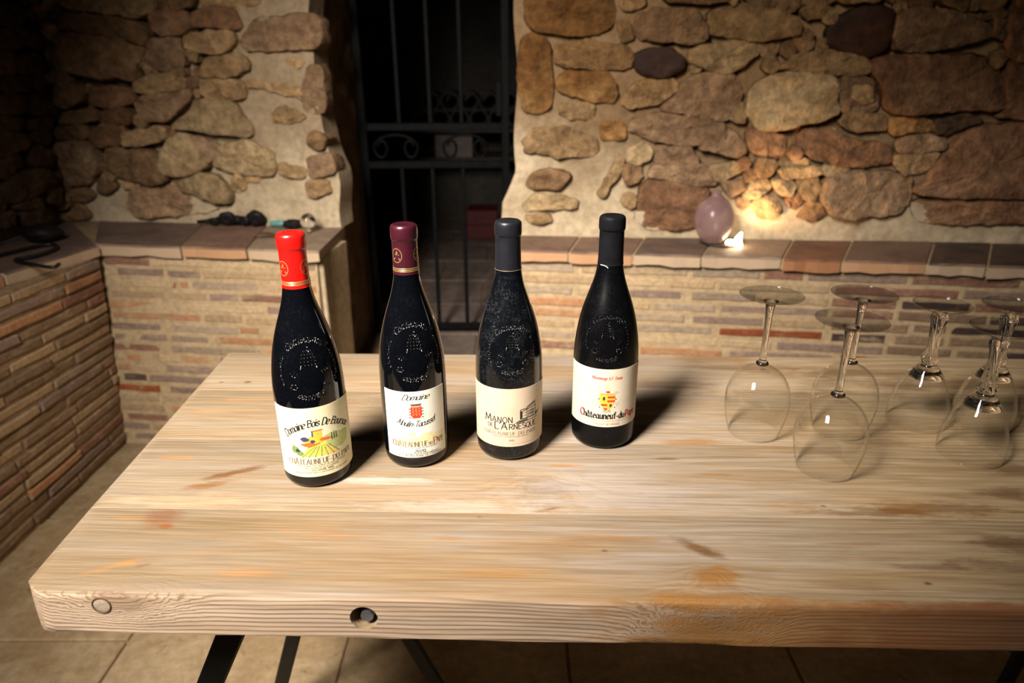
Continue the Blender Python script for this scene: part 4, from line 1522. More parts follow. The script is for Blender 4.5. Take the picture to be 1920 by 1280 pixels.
BLK = ink('black', (.012, .011, .012))
GREYK = ink('grey', (.16, .14, .13))
REDK = ink('red', (.40, .02, .02))
GOLD = ink('gold', (.75, .52, .20), .3, .8)


def paper(name, a, b):
    t = NT(name)
    co = t.obj()
    n1 = t.noise(co, 60, 3)
    fib = t.noise(t.v('MULTIPLY', co, (500, 500, 60)), 1.0, 2)
    return t.bsdf(Base_Color=t.mix(t.sstep(n1, .3, .7), a, b), Roughness=.6, Normal=t.bump(fib, .06, .0005))


# ------------------------------------------------------------------ wine bottles
B_PROF = [(.0, .030), (.0015, .0365), (.005, .0400), (.011, .0415), (.03, .0418), (.075, .0418), (.105, .0418), (.122, .0415), (.1376, .0404), (.1545, .0381),
          (.1686, .0354), (.1823, .0318), (.196, .0274), (.2094, .0226), (.2228, .0185), (.2363, .01585), (.246, .0150), (.262, .0147), (.279, .01455),
          (.2805, .0152), (.283, .01565), (.290, .0157), (.2945, .0152), (.2965, .0138)]
NSEG = 72


def glass_mat(name, col, rough, dust, coat=1.0):
    t = NT(name)
    co = t.obj()
    n1 = t.noise(co, 30, 5, 0.7, 0.4)
    n2 = t.noise(co, 420, 4, 0.75)
    f = t.m('MULTIPLY', t.sstep(n1, .42, .75), t.sstep(n2, .45, .75))
    f = t.m('MULTIPLY', f, dust)
    return t.bsdf(Base_Color=t.mix(f, col, (.16, .17, .18)), Roughness=t.m('MULTIPLY_ADD', f, .4, rough), Specular_IOR_Level=.5 * coat)


def ridge(segs, prof, h, rs=1.0, w=.0019):
    """raised glass lettering: each stroke a small ridge on the shoulder of the bottle."""
    vs, fs = [], []
    for ax, az, bx, bz, _ in segs:
        L = math.hypot(bx - ax, bz - az)
        if L < 1e-7:
            continue
        dx, dz = (bx - ax) / L, (bz - az) / L
        nx, nz = -dz * w / 2, dx * w / 2
        b = len(vs)
        e = w * .35
        for k, (f, d) in enumerate(((-1, -.0002), (-.62, h * .55), (-.22, h * .95), (.22, h * .95), (.62, h * .55), (1, -.0002))):
            for (px, pz, sg) in ((ax, az, -1), (bx, bz, 1)):
                q = e * (1 - abs(f) * .6)
                x, z = px + nx * f + dx * sg * q, pz + nz * f + dz * sg * q
                r = interp(prof, z) * rs + d
                a = x / .038
                vs.append((r * math.sin(a), -r * math.cos(a), z))
        fs += [(b + 2 * k, b + 2 * k + 1, b + 2 * k + 3, b + 2 * k + 2) for k in range(5)]
        fs += [(b + 10, b + 8, b + 6, b + 4, b + 2, b), (b + 1, b + 3, b + 5, b + 7, b + 9, b + 11)]
    return vs, fs


def dots(P, prof, r, h, rs=1.0):
    vs, fs = [], []
    for x, z in P:
        b = len(vs)
        for ring, (k, d) in enumerate(((1.0, -.0002), (.75, h * .65))):
            for i in range(6):
                a0 = 2 * PI * i / 6
                xx, zz = x + r * k * math.cos(a0), z + r * k * math.sin(a0)
                R = interp(prof, zz) * rs + d
                vs.append((R * math.sin(xx / .038), -R * math.cos(xx / .038), zz))
        R = interp(prof, z) * rs + h
        vs.append((R * math.sin(x / .038), -R * math.cos(x / .038), z))
        for i in range(6):
            j = (i + 1) % 6
            fs += [(b + i, b + j, b + 6 + j, b + 6 + i), (b + 6 + i, b + 6 + j, b + 12)]
    return vs, fs


def crest(prof, rs, cz, k=1.0):
    """the appellation's relief: tiara over crossed keys inside an arc of lettering."""
    segs, dd = [], []
    R = .029 * k
    s = 'Châteauneuf du Pape'
    segs += text_segs('Châteauneuf', .0062 * k, 'italic', arc=R, cx=0, cy=cz + R - .001, track=2.0)
    low = text_segs('contrôlé', .0056 * k, 'italic', arc=-(R * 1.2), cx=0, cy=cz - R * 1.0, track=2.0)
    segs += low
    for sg in (-1, 1):       # side words as dots and short strokes
        for q in range(7):
            a = math.radians(-28 + q * 9)
            x, z = sg * R * math.cos(a), cz + R * math.sin(a)
            segs.append((x - .0012, z - .0008, x + .0012, z + .0010 * (1 if q % 2 else -1), .001))
            dd.append((x, z + .0017))
    # tiara
    for j, (zz, hw) in enumerate(((.004, .0075), (.0075, .0080), (.011, .0075), (.0145, .0062), (.018, .0042))):
        segs.append((-hw * k, cz + zz * k, hw * k, cz + (zz + .0006) * k, .001))
        for q in range(5):
            dd.append(((-hw + 2 * hw * q / 4) * .9 * k, cz + (zz + .0018) * k))
    for sg in (-1, 1):
        segs.append((sg * .0078 * k, cz + .003 * k, sg * .0045 * k, cz + .019 * k, .001))
    segs.append((0, cz + .020 * k, 0, cz + .0245 * k, .001))
    segs.append((-.0018 * k, cz + .0228 * k, .0018 * k, cz + .0228 * k, .001))
    # crossed keys
    for sg in (-1, 1):
        segs.append((sg * -.015 * k, cz + .001 * k, sg * .013 * k, cz - .0135 * k, .0012))
        bx, bz = sg * .0155 * k, cz - .0155 * k
        for q in range(8):
            a0, a1 = 2 * PI * q / 8, 2 * PI * (q + 1) / 8
            segs.append((bx + .0032 * math.cos(a0), bz + .0032 * math.sin(a0), bx + .0032 * math.cos(a1), bz + .0032 * math.sin(a1), .001))
        for (ox, oz) in ((-.014, -.0022), (-.0115, -.0035)):
            segs.append((sg * ox * k, cz + (oz + .002) * k, sg * (ox - .0022) * k, cz + (oz - .0018) * k, .001))
            dd.append((sg * (ox - .004) * k, cz + (oz + .0005) * k))
    v1, f1 = ridge(segs, prof, .0009, rs)
    v2, f2 = dots(dd, prof, .0010, .0013, rs)
    b = len(v1)
    return v1 + v2, f1 + [tuple(i + b for i in f) for f in f2]


def capsule(prof, rs, z0, top_open=False):
    P = [(z, r * rs + .0004) for z, r in smooth_prof(B_PROF, 3) if z >= z0]
    P = [(z0, interp(B_PROF, z0) * rs + .0004)] + P
    zt = P[-1][0]
    P += [(zt + .0008, P[-1][1] - .0012), (zt + .0010, .010), (zt + .0004, .0085)]
    return P


def make_bottle(loc, rs, label, gmat, face, lab):
    """lab: dict with z0, z1, left and right half-angles, paper; face: turn of the label from the camera direction."""
    x, y = loc
    rz = math.atan2(x, y) * -1 + face
    t = thing('wine_bottle', label, 'bottle', (x, y, ZT + .0004), rz, 'wine bottles in a row on the table')
    prof = [(z, r * rs) for z, r in smooth_prof(B_PROF, 3)]
    g = link('glass_body', lathe('glass_body', [(.003, .018)] + prof, NSEG), t, gmat)
    vs, fs = crest([(z, r) for z, r in smooth_prof(B_PROF, 3)], rs, lab.get('crest_z', .150), lab.get('crest_k', 1.0) * 1.14)
    c = link('embossed_crest', from_py('embossed_crest', vs, fs, True), g, gmat)
    c.rotation_euler = (0, 0, -face + lab.get('crest_a', 0.06))
    R = .0418 * rs + .0004
    a0, a1 = math.radians(lab['a0']), math.radians(lab['a1'])
    n = 40
    vs, fs = [], []
    for k in range(n + 1):
        a = a0 + (a1 - a0) * k / n
        for z, r in ((lab['z0'], R - .0003), (lab['z0'], R), (lab['z1'], R), (lab['z1'], R - .0003)):
            vs.append((r * math.sin(a), -r * math.cos(a), z))
    for k in range(n):
        b = k * 4
        fs += [(b + i, b + 4 + i, b + 5 + i, b + 1 + i) for i in range(3)]
    lb = link('label', from_py('label', vs, fs), t, lab['paper'])
    return t, g, lb, R


BOT = [((-.2375, .7235), .975), ((-.122, .765), .965), ((-.004, .783), 1.0), ((.1205, .809), .99)]
G_A = glass_mat('dark_bottle_glass', (.0015, .0018, .0028), .045, .05)
G_C = glass_mat('dusty_bottle_glass', (.0022, .0028, .004), .14, .45, .8)
G_D = glass_mat('matt_bottle_glass', (.002, .002, .0026), .26, .10, .4)

CREAM = paper('cream_label_paper', (.80, .72, .47), (.76, .67, .43))
WHITE = paper('white_label_paper', (.80, .78, .68), (.76, .74, .63))
BEIGE = paper('beige_label_paper', (.66, .53, .38), (.62, .49, .35))
IVORY = paper('ivory_label_paper', (.74, .65, .50), (.69, .60, .46))


def tx(lb, R, z0, s, size, style, cx, cy, mat, name='lettering', off=.00012, **kw):
    return printed(name, seg_quads(text_segs(s, size, style, cx=cx, cy=cy, **kw)), R, off, z0, lb, mat)


def capsule_part(t, rs, z0, mat, band=True, medal=None):
    c = link('capsule', lathe('capsule', capsule(B_PROF, rs, z0), NSEG, False, True), t, mat)
    if band:
        for dz in (.0035, .0052, .0069):
            r = interp(B_PROF, z0 + dz) * rs + .00055
            r2 = interp(B_PROF, z0 + dz + .0009) * rs + .00055
            link('gold_band', lathe('gold_band', [(z0 + dz, r - .0003), (z0 + dz, r), (z0 + dz + .0009, r2), (z0 + dz + .0009, r2 - .0003)], NSEG, False, False), c, GOLD)
    if medal:
        mz, mr, angs = medal
        for a in angs:
            Rm = interp(B_PROF, mz) * rs + .0006
            q = []
            N = 28
            for i in range(N):
                t0, t1 = 2 * PI * i / N, 2 * PI * (i + 1) / N
                q.append([(mr * math.cos(t0) * .82, mr * math.sin(t0)), (mr * math.cos(t1) * .82, mr * math.sin(t1)),
                          (mr * .88 * math.cos(t1) * .82, mr * .88 * math.sin(t1)), (mr * .88 * math.cos(t0) * .82, mr * .88 * math.sin(t0))])
            for sg in (-1, 1):
                q.append(bar(-sg * .45 * mr, -.45 * mr, sg * .4 * mr, .15 * mr, .0007))
                q.append(blob(sg * -.42 * mr, -.5 * mr, .0009, .0009, 8, 0))
            q.append(blob(0, .30 * mr, .0016, .0020, 10, .15))
            q.append(bar(0, .3 * mr, 0, .72 * mr, .0006))
            # the neck flares, so carry the print on the capsule's own radius
            vs, fs = [], []
            for P in q:
                b = len(vs)
                for (u, z) in P:
                    r = interp(B_PROF, mz + z) * rs + .0007
                    vs.append((r * math.sin(u / Rm), -r * math.cos(u / Rm), mz + z))
                fs.append(tuple(range(b, b + len(P))))
            o = link('gold_medallion', from_py('gold_medallion', vs, fs), c, GOLD)
            o.rotation_euler = (0, 0, a)
    return c


# ---- bottle 1: red capsule, landscape label
t, g, lb, R = make_bottle(BOT[0][0], BOT[0][1], 'dark wine bottle with bright red capsule and painted vineyard label', G_A, .05,
                          dict(z0=.0175, z1=.1065, a0=-78, a1=80, paper=CREAM, crest_z=.150))
M['cap_red'] = plain('red_capsule', (.72, .006, .004), .28, 0, .06, 60, Coat_Weight=.6, Coat_Roughness=.15)
cp_ = capsule_part(t, BOT[0][1], .238, M['cap_red'], True, (.2605, .0085, (-.95, .85)))
# stamped pattern on the capsule top
bm_ = bmesh.new()
for q in range(16):
    a = 2 * PI * q / 16
    for rr, w in ((.0085, .0013), (.005, .0011)):
        add_box(bm_, (rr * math.cos(a) - w / 2, rr * math.sin(a) - w / 2, .2970), (rr * math.cos(a) + w / 2, rr * math.sin(a) + w / 2, .2983), .0003)
link('stamped_top', bm_mesh('stamped_top', bm_), cp_, M['cap_red'])
zc = .062
tx(lb, R, 0, 'Domaine Bois De Boursan', .0088, 'italic', .002, .0835, BLK, arc=.056, track=.3, squeeze=.74)
# painted scene
sky = [blob(.006, .066, .034, .012, 26, .04)]
printed('painting', sky, R, .00003, 0, lb, ink('pale_wash', (.78, .74, .50)))
printed('painting', [blob(.020, .060, .022, .010, 18, .15), blob(.028, .056, .012, .007, 12, .2)], R, .00006, 0, lb, ink('soft_green', (.48, .52, .20)))
printed('painting', [[(-.022, .0445), (.022, .0445), (.008, .0625), (-.004, .0625)], blob(0, .052, .017, .008, 14, .2)], R, .00009, 0, lb, ink('vine_yellow', (.84, .60, .10)))
printed('painting', [bar(-.020 + k * .0075, .0435, -.004 + k * .0026, .0575, .0011) for k in range(7)] + [blob(-.027, .054, .0045, .005, 10, .3), blob(-.022, .049, .004, .003, 10, .3)],
        R, .00012, 0, lb, ink('vine_green', (.16, .24, .06)))
printed('painting', [bar(.010 + k * .006, .046 + k * .001, .006 + k * .0035, .060, .0009) for k in range(4)], R, .00012, 0, lb, ink('soft_row', (.55, .55, .26)))
printed('painting', [blob(-.003, .0655, .0115, .0055, 12, .2), [(-.006, .070), (.006, .070), (.005, .0765), (-.005, .0765)]], R, .00012, 0, lb, ink('house_yellow', (.72, .44, .05)))
printed('painting', [blob(-.010, .0605, .008, .0025, 12, .3), blob(.008, .0655, .007, .0018, 10, .3), [(-.007, .0765), (.007, .0770), (.006, .0785), (-.006, .0780)], bar(-.012, .057, .002, .061, .0016)],
        R, .00015, 0, lb, ink('roof_red', (.62, .13, .02)))
printed('painting', [blob(-.0145, .0675, .0045, .0035, 10, .3), blob(-.006, .064, .0028, .0022, 8, .3), [(-.0062, .070), (-.0046, .070), (-.0046, .0768), (-.0062, .0768)]], R, .00018, 0, lb, ink('shadow_blue', (.05, .045, .12)))
printed('painting', [[(x - .0008, .062), (x + .0008, .062), (x + .0004, .0715 - abs(x - .019) * .3), (x - .0003, .0715 - abs(x - .019) * .3)] for x in (.0165, .0195, .0225)] +
        [blob(-.024, .0525, .0028, .0028, 8, .3)], R, .00018, 0, lb, ink('cypress', (.03, .05, .03)))
tx(lb, R, 0, 'CHÂTEAUNEUF-DU-PAPE', .0066, 'serif', .003, .0345, ink('umber', (.14, .085, .05)), track=1.5, squeeze=.86)
tx(lb, R, 0, 'APPELLATION CHATEAUNEUF DU PAPE CONTROLEE', .0019, 'tiny', .002, .0315, GREYK)
tx(lb, R, 0, 'MIS EN BOUTEILLE AU DOMAINE', .0020, 'tiny', .002, .0285, GREYK)
tx(lb, R, 0, 'RED RHONE WINE', .0024, 'tiny', .002, .0252, BLK)
tx(lb, R, 0, 'VIGNERON PROPRIETAIRE A CHATEAUNEUF DU PAPE FRANCE', .0018, 'tiny', .002, .0222, GREYK)

# ---- bottle 2: plum capsule, white label with red crest
t, g, lb, R = make_bottle(BOT[1][0], BOT[1][1], 'dark wine bottle with plum capsule, gold medallions and white label with red crest', G_A, .03,
                          dict(z0=.0175, z1=.1065, a0=-60, a1=57, paper=WHITE, crest_z=.152, crest_a=.1))
M['cap_plum'] = plain('plum_capsule', (.045, .0055, .012), .32, .15, .06, 60, Coat_Weight=.5, Coat_Roughness=.2)
cp_ = capsule_part(t, BOT[1][1], .241, M['cap_plum'], True, (.2635, .0085, (-.75, 1.1)))
tx(lb, R, 0, 'Domaine', .0072, 'script', -.001, .0955, BLK, squeeze=1.1)
printed('painted_crest', [[(-.0068, .0905), (.0068, .0905), (.0055, .0875), (-.0055, .0875)]] + [bar(sx * .0088, .0725 + k * .0038, sx * .0066, .0728 + k * .0038, .0013) for sx in (-1, 1) for k in range(4)],
        R, .0001, 0, lb, ink('crest_brown', (.16, .075, .02)))
printed('painted_crest', [[(-.0066, .0868), (-.0066, .075), (.0066, .075), (.0066, .0868)][::-1], [(-.0066, .0752), (-.004, .0718), (.004, .0718), (.0066, .0752)]], R, .00012, 0, lb, ink('crest_red', (.62, .03, .02)))
printed('painted_crest', [bar(-.0052, .0775 + k * .0042, .0052, .0775 + k * .0042, .0005) for k in range(3)] + [bar(-.006, .0716, .006, .0716, .0008)] + [blob(-.0038 + .0038 * j, .0757 + .0042 * k, .0008, .0008, 6, .1) for j in range(3) for k in range(3)],
        R, .00015, 0, lb, ink('crest_gold', (.55, .30, .05)))
tx(lb, R, 0, 'Moulin-Tacussel', .0076, 'script', -.001, .0600, BLK, arc=-.075, squeeze=.84)
printed('vignette', [[(-.038, .034), (.038, .036), (.038, .047), (-.02, .045)], [(-.012, .046), (-.002, .046), (-.002, .053), (-.012, .053)], [(.004, .046), (.020, .046), (.018, .050), (.006, .050)],
                     [(-.028, .041), (-.012, .046), (-.012, .048), (-.028, .044)]], R, .00004, 0, lb, ink('pale_ochre', (.74, .68, .38)))
tx(lb, R, 0, 'C', .0082, 'serif', -.0305, .0325, REDK)
tx(lb, R, 0, 'hâteauneuf-', .0078, 'serif', -.0070, .0325, ink('bronze', (.20, .14, .06)), small=.86, track=1.0, squeeze=.80)
tx(lb, R, 0, 'du-', .0040, 'serif', .0162, .0325, ink('bronze', (.20, .14, .06)), small=1, track=.6, squeeze=.8)
tx(lb, R, 0, 'P', .0082, 'serif', .0222, .0325, REDK)
tx(lb, R, 0, 'ape', .0078, 'serif', .0300, .0325, ink('bronze', (.20, .14, .06)), small=.86, track=.8, squeeze=.78)
tx(lb, R, 0, 'APPELLATION CHATEAUNEUF-DU-PAPE CONTROLEE', .0016, 'tiny', .001, .0298, GREYK, squeeze=.9)
tx(lb, R, 0, '2020', .0038, 'bold', .002, .0245, BLK, squeeze=1.3, track=2.6)
tx(lb, R, 0, 'Propriétaire Récoltant', .0036, 'script', .001, .0212, GREYK, squeeze=1.1, track=1.2)
tx(lb, R, 0, 'Mise en Bouteille au Domaine', .0033, 'script', .001, .0185, GREYK, squeeze=1.15, track=1.2)

# ---- bottle 3: black capsule, beige label with house
t, g, lb, R = make_bottle(BOT[2][0], BOT[2][1], 'dusty dark wine bottle with black capsule and beige label showing a small house', G_C, .03,
                          dict(z0=.0225, z1=.1015, a0=-84, a1=82, paper=BEIGE, crest_z=.148, crest_a=.12, crest_k=.85))
M['cap_black'] = plain('black_capsule', (.009, .0095, .013), .38, .0, .15, 60, Specular_IOR_Level=.4)
capsule_part(t, BOT[2][1], .2405, M['cap_black'], False)
link('capsule_edge', lathe('capsule_edge', [(.2400, .0154), (.2400, .0160), (.2406, .0160), (.2406, .0154)], NSEG, False, False), t, ink('dull_gold', (.28, .24, .12), .5, .3))
tx(lb, R, 0, 'M', .0098, 'caps', -.0290, .0560, BLK)
tx(lb, R, 0, 'anon', .0098, 'caps', -.0103, .0560, BLK, small=.78)
tx(lb, R, 0, 'de', .0052, 'caps', -.0258, .0485, BLK, small=1.0, track=.8)
tx(lb, R, 0, "L'A", .0098, 'caps', -.0122, .0468, BLK, track=1.2)
tx(lb, R, 0, 'rnesque', .0098, 'caps', .0170, .0468, BLK, small=.76, squeeze=.94, track=1.5)
SK = GREYK
H = [(.0075, .0560, .0395, .0575), (.0125, .0600, .0125, .0725), (.0125, .0725, .0215, .0735), (.0215, .0735, .0215, .0600), (.0125, .0700, .0345, .0745), (.0215, .0735, .0345, .0790),
     (.0345, .0790, .0355, .0600), (.0215, .0752, .0350, .0807), (.0240, .0600, .0240, .0690), (.0240, .0690, .0320, .0705), (.0320, .0705, .0320, .0600), (.0125, .0600, .0355, .0605),
     (.0270, .0605, .0270, .0690), (.0295, .0605, .0295, .0695), (.0240, .0650, .0320, .0655), (.0355, .0620, .0420, .0665), (.0355, .0600, .0400, .0625), (.0150, .0680, .0165, .0680),
     (.0150, .0640, .0165, .0640), (.0185, .0680, .0200, .0680), (.0185, .0640, .0200, .0640), (.0060, .0552, .0220, .0590), (.0080, .0545, .0180, .0550)]
printed('house_drawing', [bar(*h, .0008) for h in H] + [[(.0130, .0605), (.0150, .0605), (.0150, .0700), (.0130, .0700)]], R, .00012, 0, lb, BLK)
printed('house_drawing', [[(.0075, .0555), (.0225, .0560), (.0225, .0595), (.0105, .0585)], [(.0355, .0605), (.0410, .0630), (.0410, .0655), (.0355, .0640)]], R, .0001, 0, lb, GREYK)
tx(lb, R, 0, 'CHATEAUNEUF-DU-PAPE', .0046, 'serif', -.0005, .0385, ink('faded_umber', (.20, .145, .10)), track=2.6)
tx(lb, R, 0, 'APPELLATION CHATEAUNEUF-DU-PAPE CONTROLEE', .0014, 'tiny', .001, .0358, ink('faded_umber', (.20, .145, .10)))
tx(lb, R, 0, '2019', .0028, 'serif', .001, .0300, ink('faded_umber', (.20, .145, .10)))
printed('faint_rule', [bar(-.034, .0585, -.014, .0590, .0004), bar(-.026, .0700, -.0235, .0700, .0006), bar(-.033, .0265, .033, .0265, .0003)], R, .0001, 0, lb, ink('faint', (.42, .33, .24)))

# ---- bottle 4: matt black, gothic lettering
t, g, lb, R = make_bottle(BOT[3][0], BOT[3][1], 'matt black wine bottle with ivory label, striped shield and gothic lettering', G_D, .115,
                          dict(z0=.0350, z1=.1150, a0=-84, a1=76, paper=IVORY, crest_z=.152, crest_a=.04, crest_k=.82))
M['cap_matt'] = plain('matt_black_capsule', (.007, .007, .0085), .5, .0, .2, 60, Specular_IOR_Level=.08)
c_ = capsule_part(t, BOT[3][1], .2385, M['cap_matt'], False)
vs, fs = [], []
cr = [(-.0125, .2392), (-.0095, .2392), (-.0065, .2390), (-.004, .2380), (-.0025, .2366)]
sg_ = [(a[0], a[1], b[0], b[1], .0009) for a, b in zip(cr, cr[1:])]
vs, fs = [], []
for P in seg_quads(sg_):
    b = len(vs)
    for (u, z) in P:
        r = interp(B_PROF, z) * BOT[3][1] + .0007
        vs.append((r * math.sin(u / .0155 - .12), -r * math.cos(u / .0155 - .12), z))
    fs.append(tuple(range(b, b + 4)))
o = link('wax_chip', from_py('wax_chip', vs, fs), c_, ink('chip_white', (.75, .70, .66)))
o['label'] = 'pale chipped line at the lower edge of the capsule'
RS = ink('rose', (.62, .12, .12))
tx(lb, R, 0, 'Hommage à F. Davie', .0040, 'black', .0, .1010, RS, squeeze=.80, track=1.2)
tx(lb, R, 0, 'H', .0042, 'black', -.0187, .1010, REDK)
# shield: quartered, red and gold stripes with two dark beasts
sh_o = lambda y: .0098 if y > .0735 else .0098 * (1 - ((.0735 - y) / .0145) ** 1.8 * .75)
gold_p, red_p = [], []
for k in range(12):
    ya, yb = .0595 + k * .0018, .0595 + (k + 1) * .0018
    wa, wb = sh_o(ya), sh_o(yb)
    for half, (xa0, xb0, xa1, xb1) in enumerate(((-wa, -wb, 0, 0), (0, 0, wa, wb))):
        up = yb > .0705
        striped = (half == 1) == up
        P = [(xa0, ya), (xa1, ya), (xb1, yb), (xb0, yb)]
        if striped and k % 3 != 1:
            red_p.append(P) if k % 3 == 0 else gold_p.append(P)
        elif striped:
            red_p.append([(xa0, ya), (xa1, ya), (xb1, yb - .0008), (xb0, yb - .0008)])
            gold_p.append([(xa0, yb - .0008), (xa1, yb - .0008), (xb1, yb), (xb0, yb)])
        else:
            gold_p.append(P)
printed('painted_shield', gold_p, R, .0001, 0, lb, ink('shield_gold', (.80, .48, .05)))
printed('painted_shield', red_p + [bar(-.009, .0815, .009, .0815, .0006), blob(0, .0845, .003, .0014, 8, .3)], R, .00013, 0, lb, ink('shield_red', (.66, .05, .015)))
printed('painted_shield', [blob(-.0045, .0755, .0016, .0024, 8, .35), blob(-.0037, .0772, .0010, .0008, 6, .2), blob(.0042, .0655, .0016, .0024, 8, .35), blob(.005, .0672, .0010, .0008, 6, .2),
                           bar(-.0115, .074, -.0098, .075, .0012), bar(.0098, .075, .0115, .074, .0012), bar(-.0102, .0625, -.0086, .0635, .0010), bar(.0086, .0635, .0102, .0625, .0010)], R, .00016, 0, lb, ink('beast', (.02, .04, .035)))
printed('painted_mantle', [blob(-.0105, .083, .003, .0028, 9, .4), blob(-.0128, .068, .0022, .0030, 9, .4), blob(0, .089, .004, .0026, 10, .3), [(-.001, .091), (.001, .091), (.0, .0955)]], R, .00005, 0, lb, ink('mantle_gold', (.78, .64, .38)))
printed('painted_mantle', [blob(.0105, .0835, .003, .0026, 9, .4), blob(.0128, .067, .0022, .0030, 9, .4), blob(-.0125, .0625, .002, .002, 8, .3)], R, .00005, 0, lb, ink('mantle_grey', (.52, .52, .46)))
tx(lb, R, 0, '2020', .0036, 'serif', -.0005, .0560, GREYK)
tx(lb, R, 0, 'hâteauneuf-du-', .0088, 'black', -.0015, .0468, BLK, squeeze=.72, track=1.3)
tx(lb, R, 0, 'C', .0098, 'black', -.0335, .0468, ink('wine', (.30, .015, .02)), squeeze=.85)
tx(lb, R, 0, 'Pape', .0090, 'black', .0345, .0468, REDK, squeeze=.72, track=1.2)
tx(lb, R, 0, 'APPELLATION CHATEAUNEUF-DU-PAPE CONTROLEE', .0021, 'tiny', .001, .0425, ink('pink', (.78, .38, .33)), squeeze=1.1)
tx(lb, R, 0, 'PRODUIT DE FRANCE', .0024, 'tiny', .001, .0370 + .0008, GREYK, squeeze=1.1)

# ------------------------------------------------------------------ upturned wine glasses
t_ = NT('thin_clear_glass')
fc_ = t_.n('LayerWeight', {'Blend': 0.5}).outputs['Facing']
fr_ = t_.m('MULTIPLY_ADD', t_.m('POWER', fc_, 5.0), 0.85, 0.035, clamp=True)
tr_ = t_.n('BsdfTransparent', {'Color': t_.mix(t_.sstep(fc_, .70, 1.0), (.985, .985, .98), (.62, .60, .57))})
gl_ = t_.n('BsdfGlossy', {'Roughness': 0.02, 'Color': (1, 1, 1)})
mx_ = t_.n('MixShader', {0: fr_, 1: tr_.outputs[0], 2: gl_.outputs[0]})
t_.t.links.new(mx_.outputs[0], t_.out.inputs[0])
M['thin'] = t_.mat
t_ = NT('solid_clear_glass')
g_ = t_.n('BsdfGlass', {'Color': (.98, .98, .97), 'Roughness': 0.0, 'IOR': 1.5})
t_.t.links.new(g_.outputs[0], t_.out.inputs[0])
M['solid'] = t_.mat
t_ = NT('foot_clear_glass')
fc_ = t_.n('LayerWeight', {'Blend': 0.5}).outputs['Facing']
fr_ = t_.m('MULTIPLY_ADD', t_.m('POWER', fc_, 5.0), 0.55, 0.05, clamp=True)
tr_ = t_.n('BsdfTransparent', {'Color': t_.mix(t_.sstep(fc_, .52, 1.0), (.96, .965, .97), (.42, .43, .44))})
gl_ = t_.n('BsdfGlossy', {'Roughness': 0.03, 'Color': (1, 1, 1)})
mx_ = t_.n('MixShader', {0: fr_, 1: tr_.outputs[0], 2: gl_.outputs[0]})
t_.t.links.new(mx_.outputs[0], t_.out.inputs[0])
M['footglass'] = t_.mat


def shell(outer, th):
    """outer profile from the rim (z=0) up to the closed end; returns a closed two-walled profile."""
    inner = [(max(z - (th * 1.2 if z > .02 else 0), 0.0003), max(r - th, .0005)) for z, r in outer]
    return inner[::-1], outer


def bowl_mesh(outer, th=.0010, n=64):
    out = smooth_prof(outer, 4)
    inn = [(z - (th if z > .03 else 0), max(r - th, .0006)) for z, r in out]
    prof = inn[::-1] + [(-.0000, out[0][1] - th * .5)] + out
    return lathe('bowl', prof, n, True, True)


ROUND = dict(
    bowl=[(.0006, .0330), (.010, .0357), (.025, .0392), (.042, .0413), (.056, .0410), (.070, .0377), (.082, .0313), (.090, .0232), (.0955, .0140), (.0985, .0072)],
    stem=[(.0965, .0035), (.0985, .0074), (.1005, .0082), (.1025, .0072), (.1045, .0052), (.110, .0043), (.130, .0040), (.155, .0043), (.172, .0050), (.181, .0064), (.186, .0095)],
    foot=[(.1850, .0070), (.1868, .0110), (.1890, .0190), (.1908, .0290), (.1922, .0362), (.1930, .0383), (.1940, .0385), (.1944, .0375), (.1938, .020), (.1934, .004)])
TULIP = dict(
    bowl=[(.0006, .0372), (.010, .0378), (.022, .0375), (.036, .0352), (.050, .0312), (.060, .0272), (.068, .0232), (.074, .0200), (.081, .0150), (.0865, .0100)],
    stem=[(.0685, .0212), (.0735, .0192), (.081, .0142), (.087, .0096), (.0915, .0100), (.096, .0098), (.102, .0076), (.115, .0062), (.130, .0062), (.142, .0072), (.150, .0090), (.1555, .0088), (.160, .0095)],
    foot=[(.1590, .0070), (.1605, .0120), (.1635, .0190), (.1670, .0270), (.1692, .0332), (.1702, .0343), (.1716, .0345), (.1722, .0335), (.1700, .020), (.1695, .004)])


def make_glass(kind):
    t = thing('wine_glass', '', 'wine glass', (0, 0, 0))
    link('bowl', bowl_mesh(kind['bowl']), t, M['thin'])
    tw = None
    if kind is TULIP:
        def tw(z, a, r):
            f = max(0, min(1, (z - .088) / .008)) * max(0, min(1, (.160 - z) / .006))
            return r * (1 + f * .20 * math.cos(6 * a + (z - .1) * 95))
    link('stem', lathe('stem', smooth_prof(kind['stem'], 4 if tw is None else 8), 24 if tw is None else 60, True, True, tw), t, M['solid'])
    link('foot', lathe('foot', smooth_prof(kind['foot'], 4), 64, True, True), t, M['footglass'])
    return t


def dup(root, loc, rz):
    r = root.copy()
    COL.objects.link(r)
    r.location, r.rotation_euler = loc, (0, 0, rz)
    for ch in list(root.children):
        c = ch.copy()
        COL.objects.link(c)
        c.parent = r
    return r


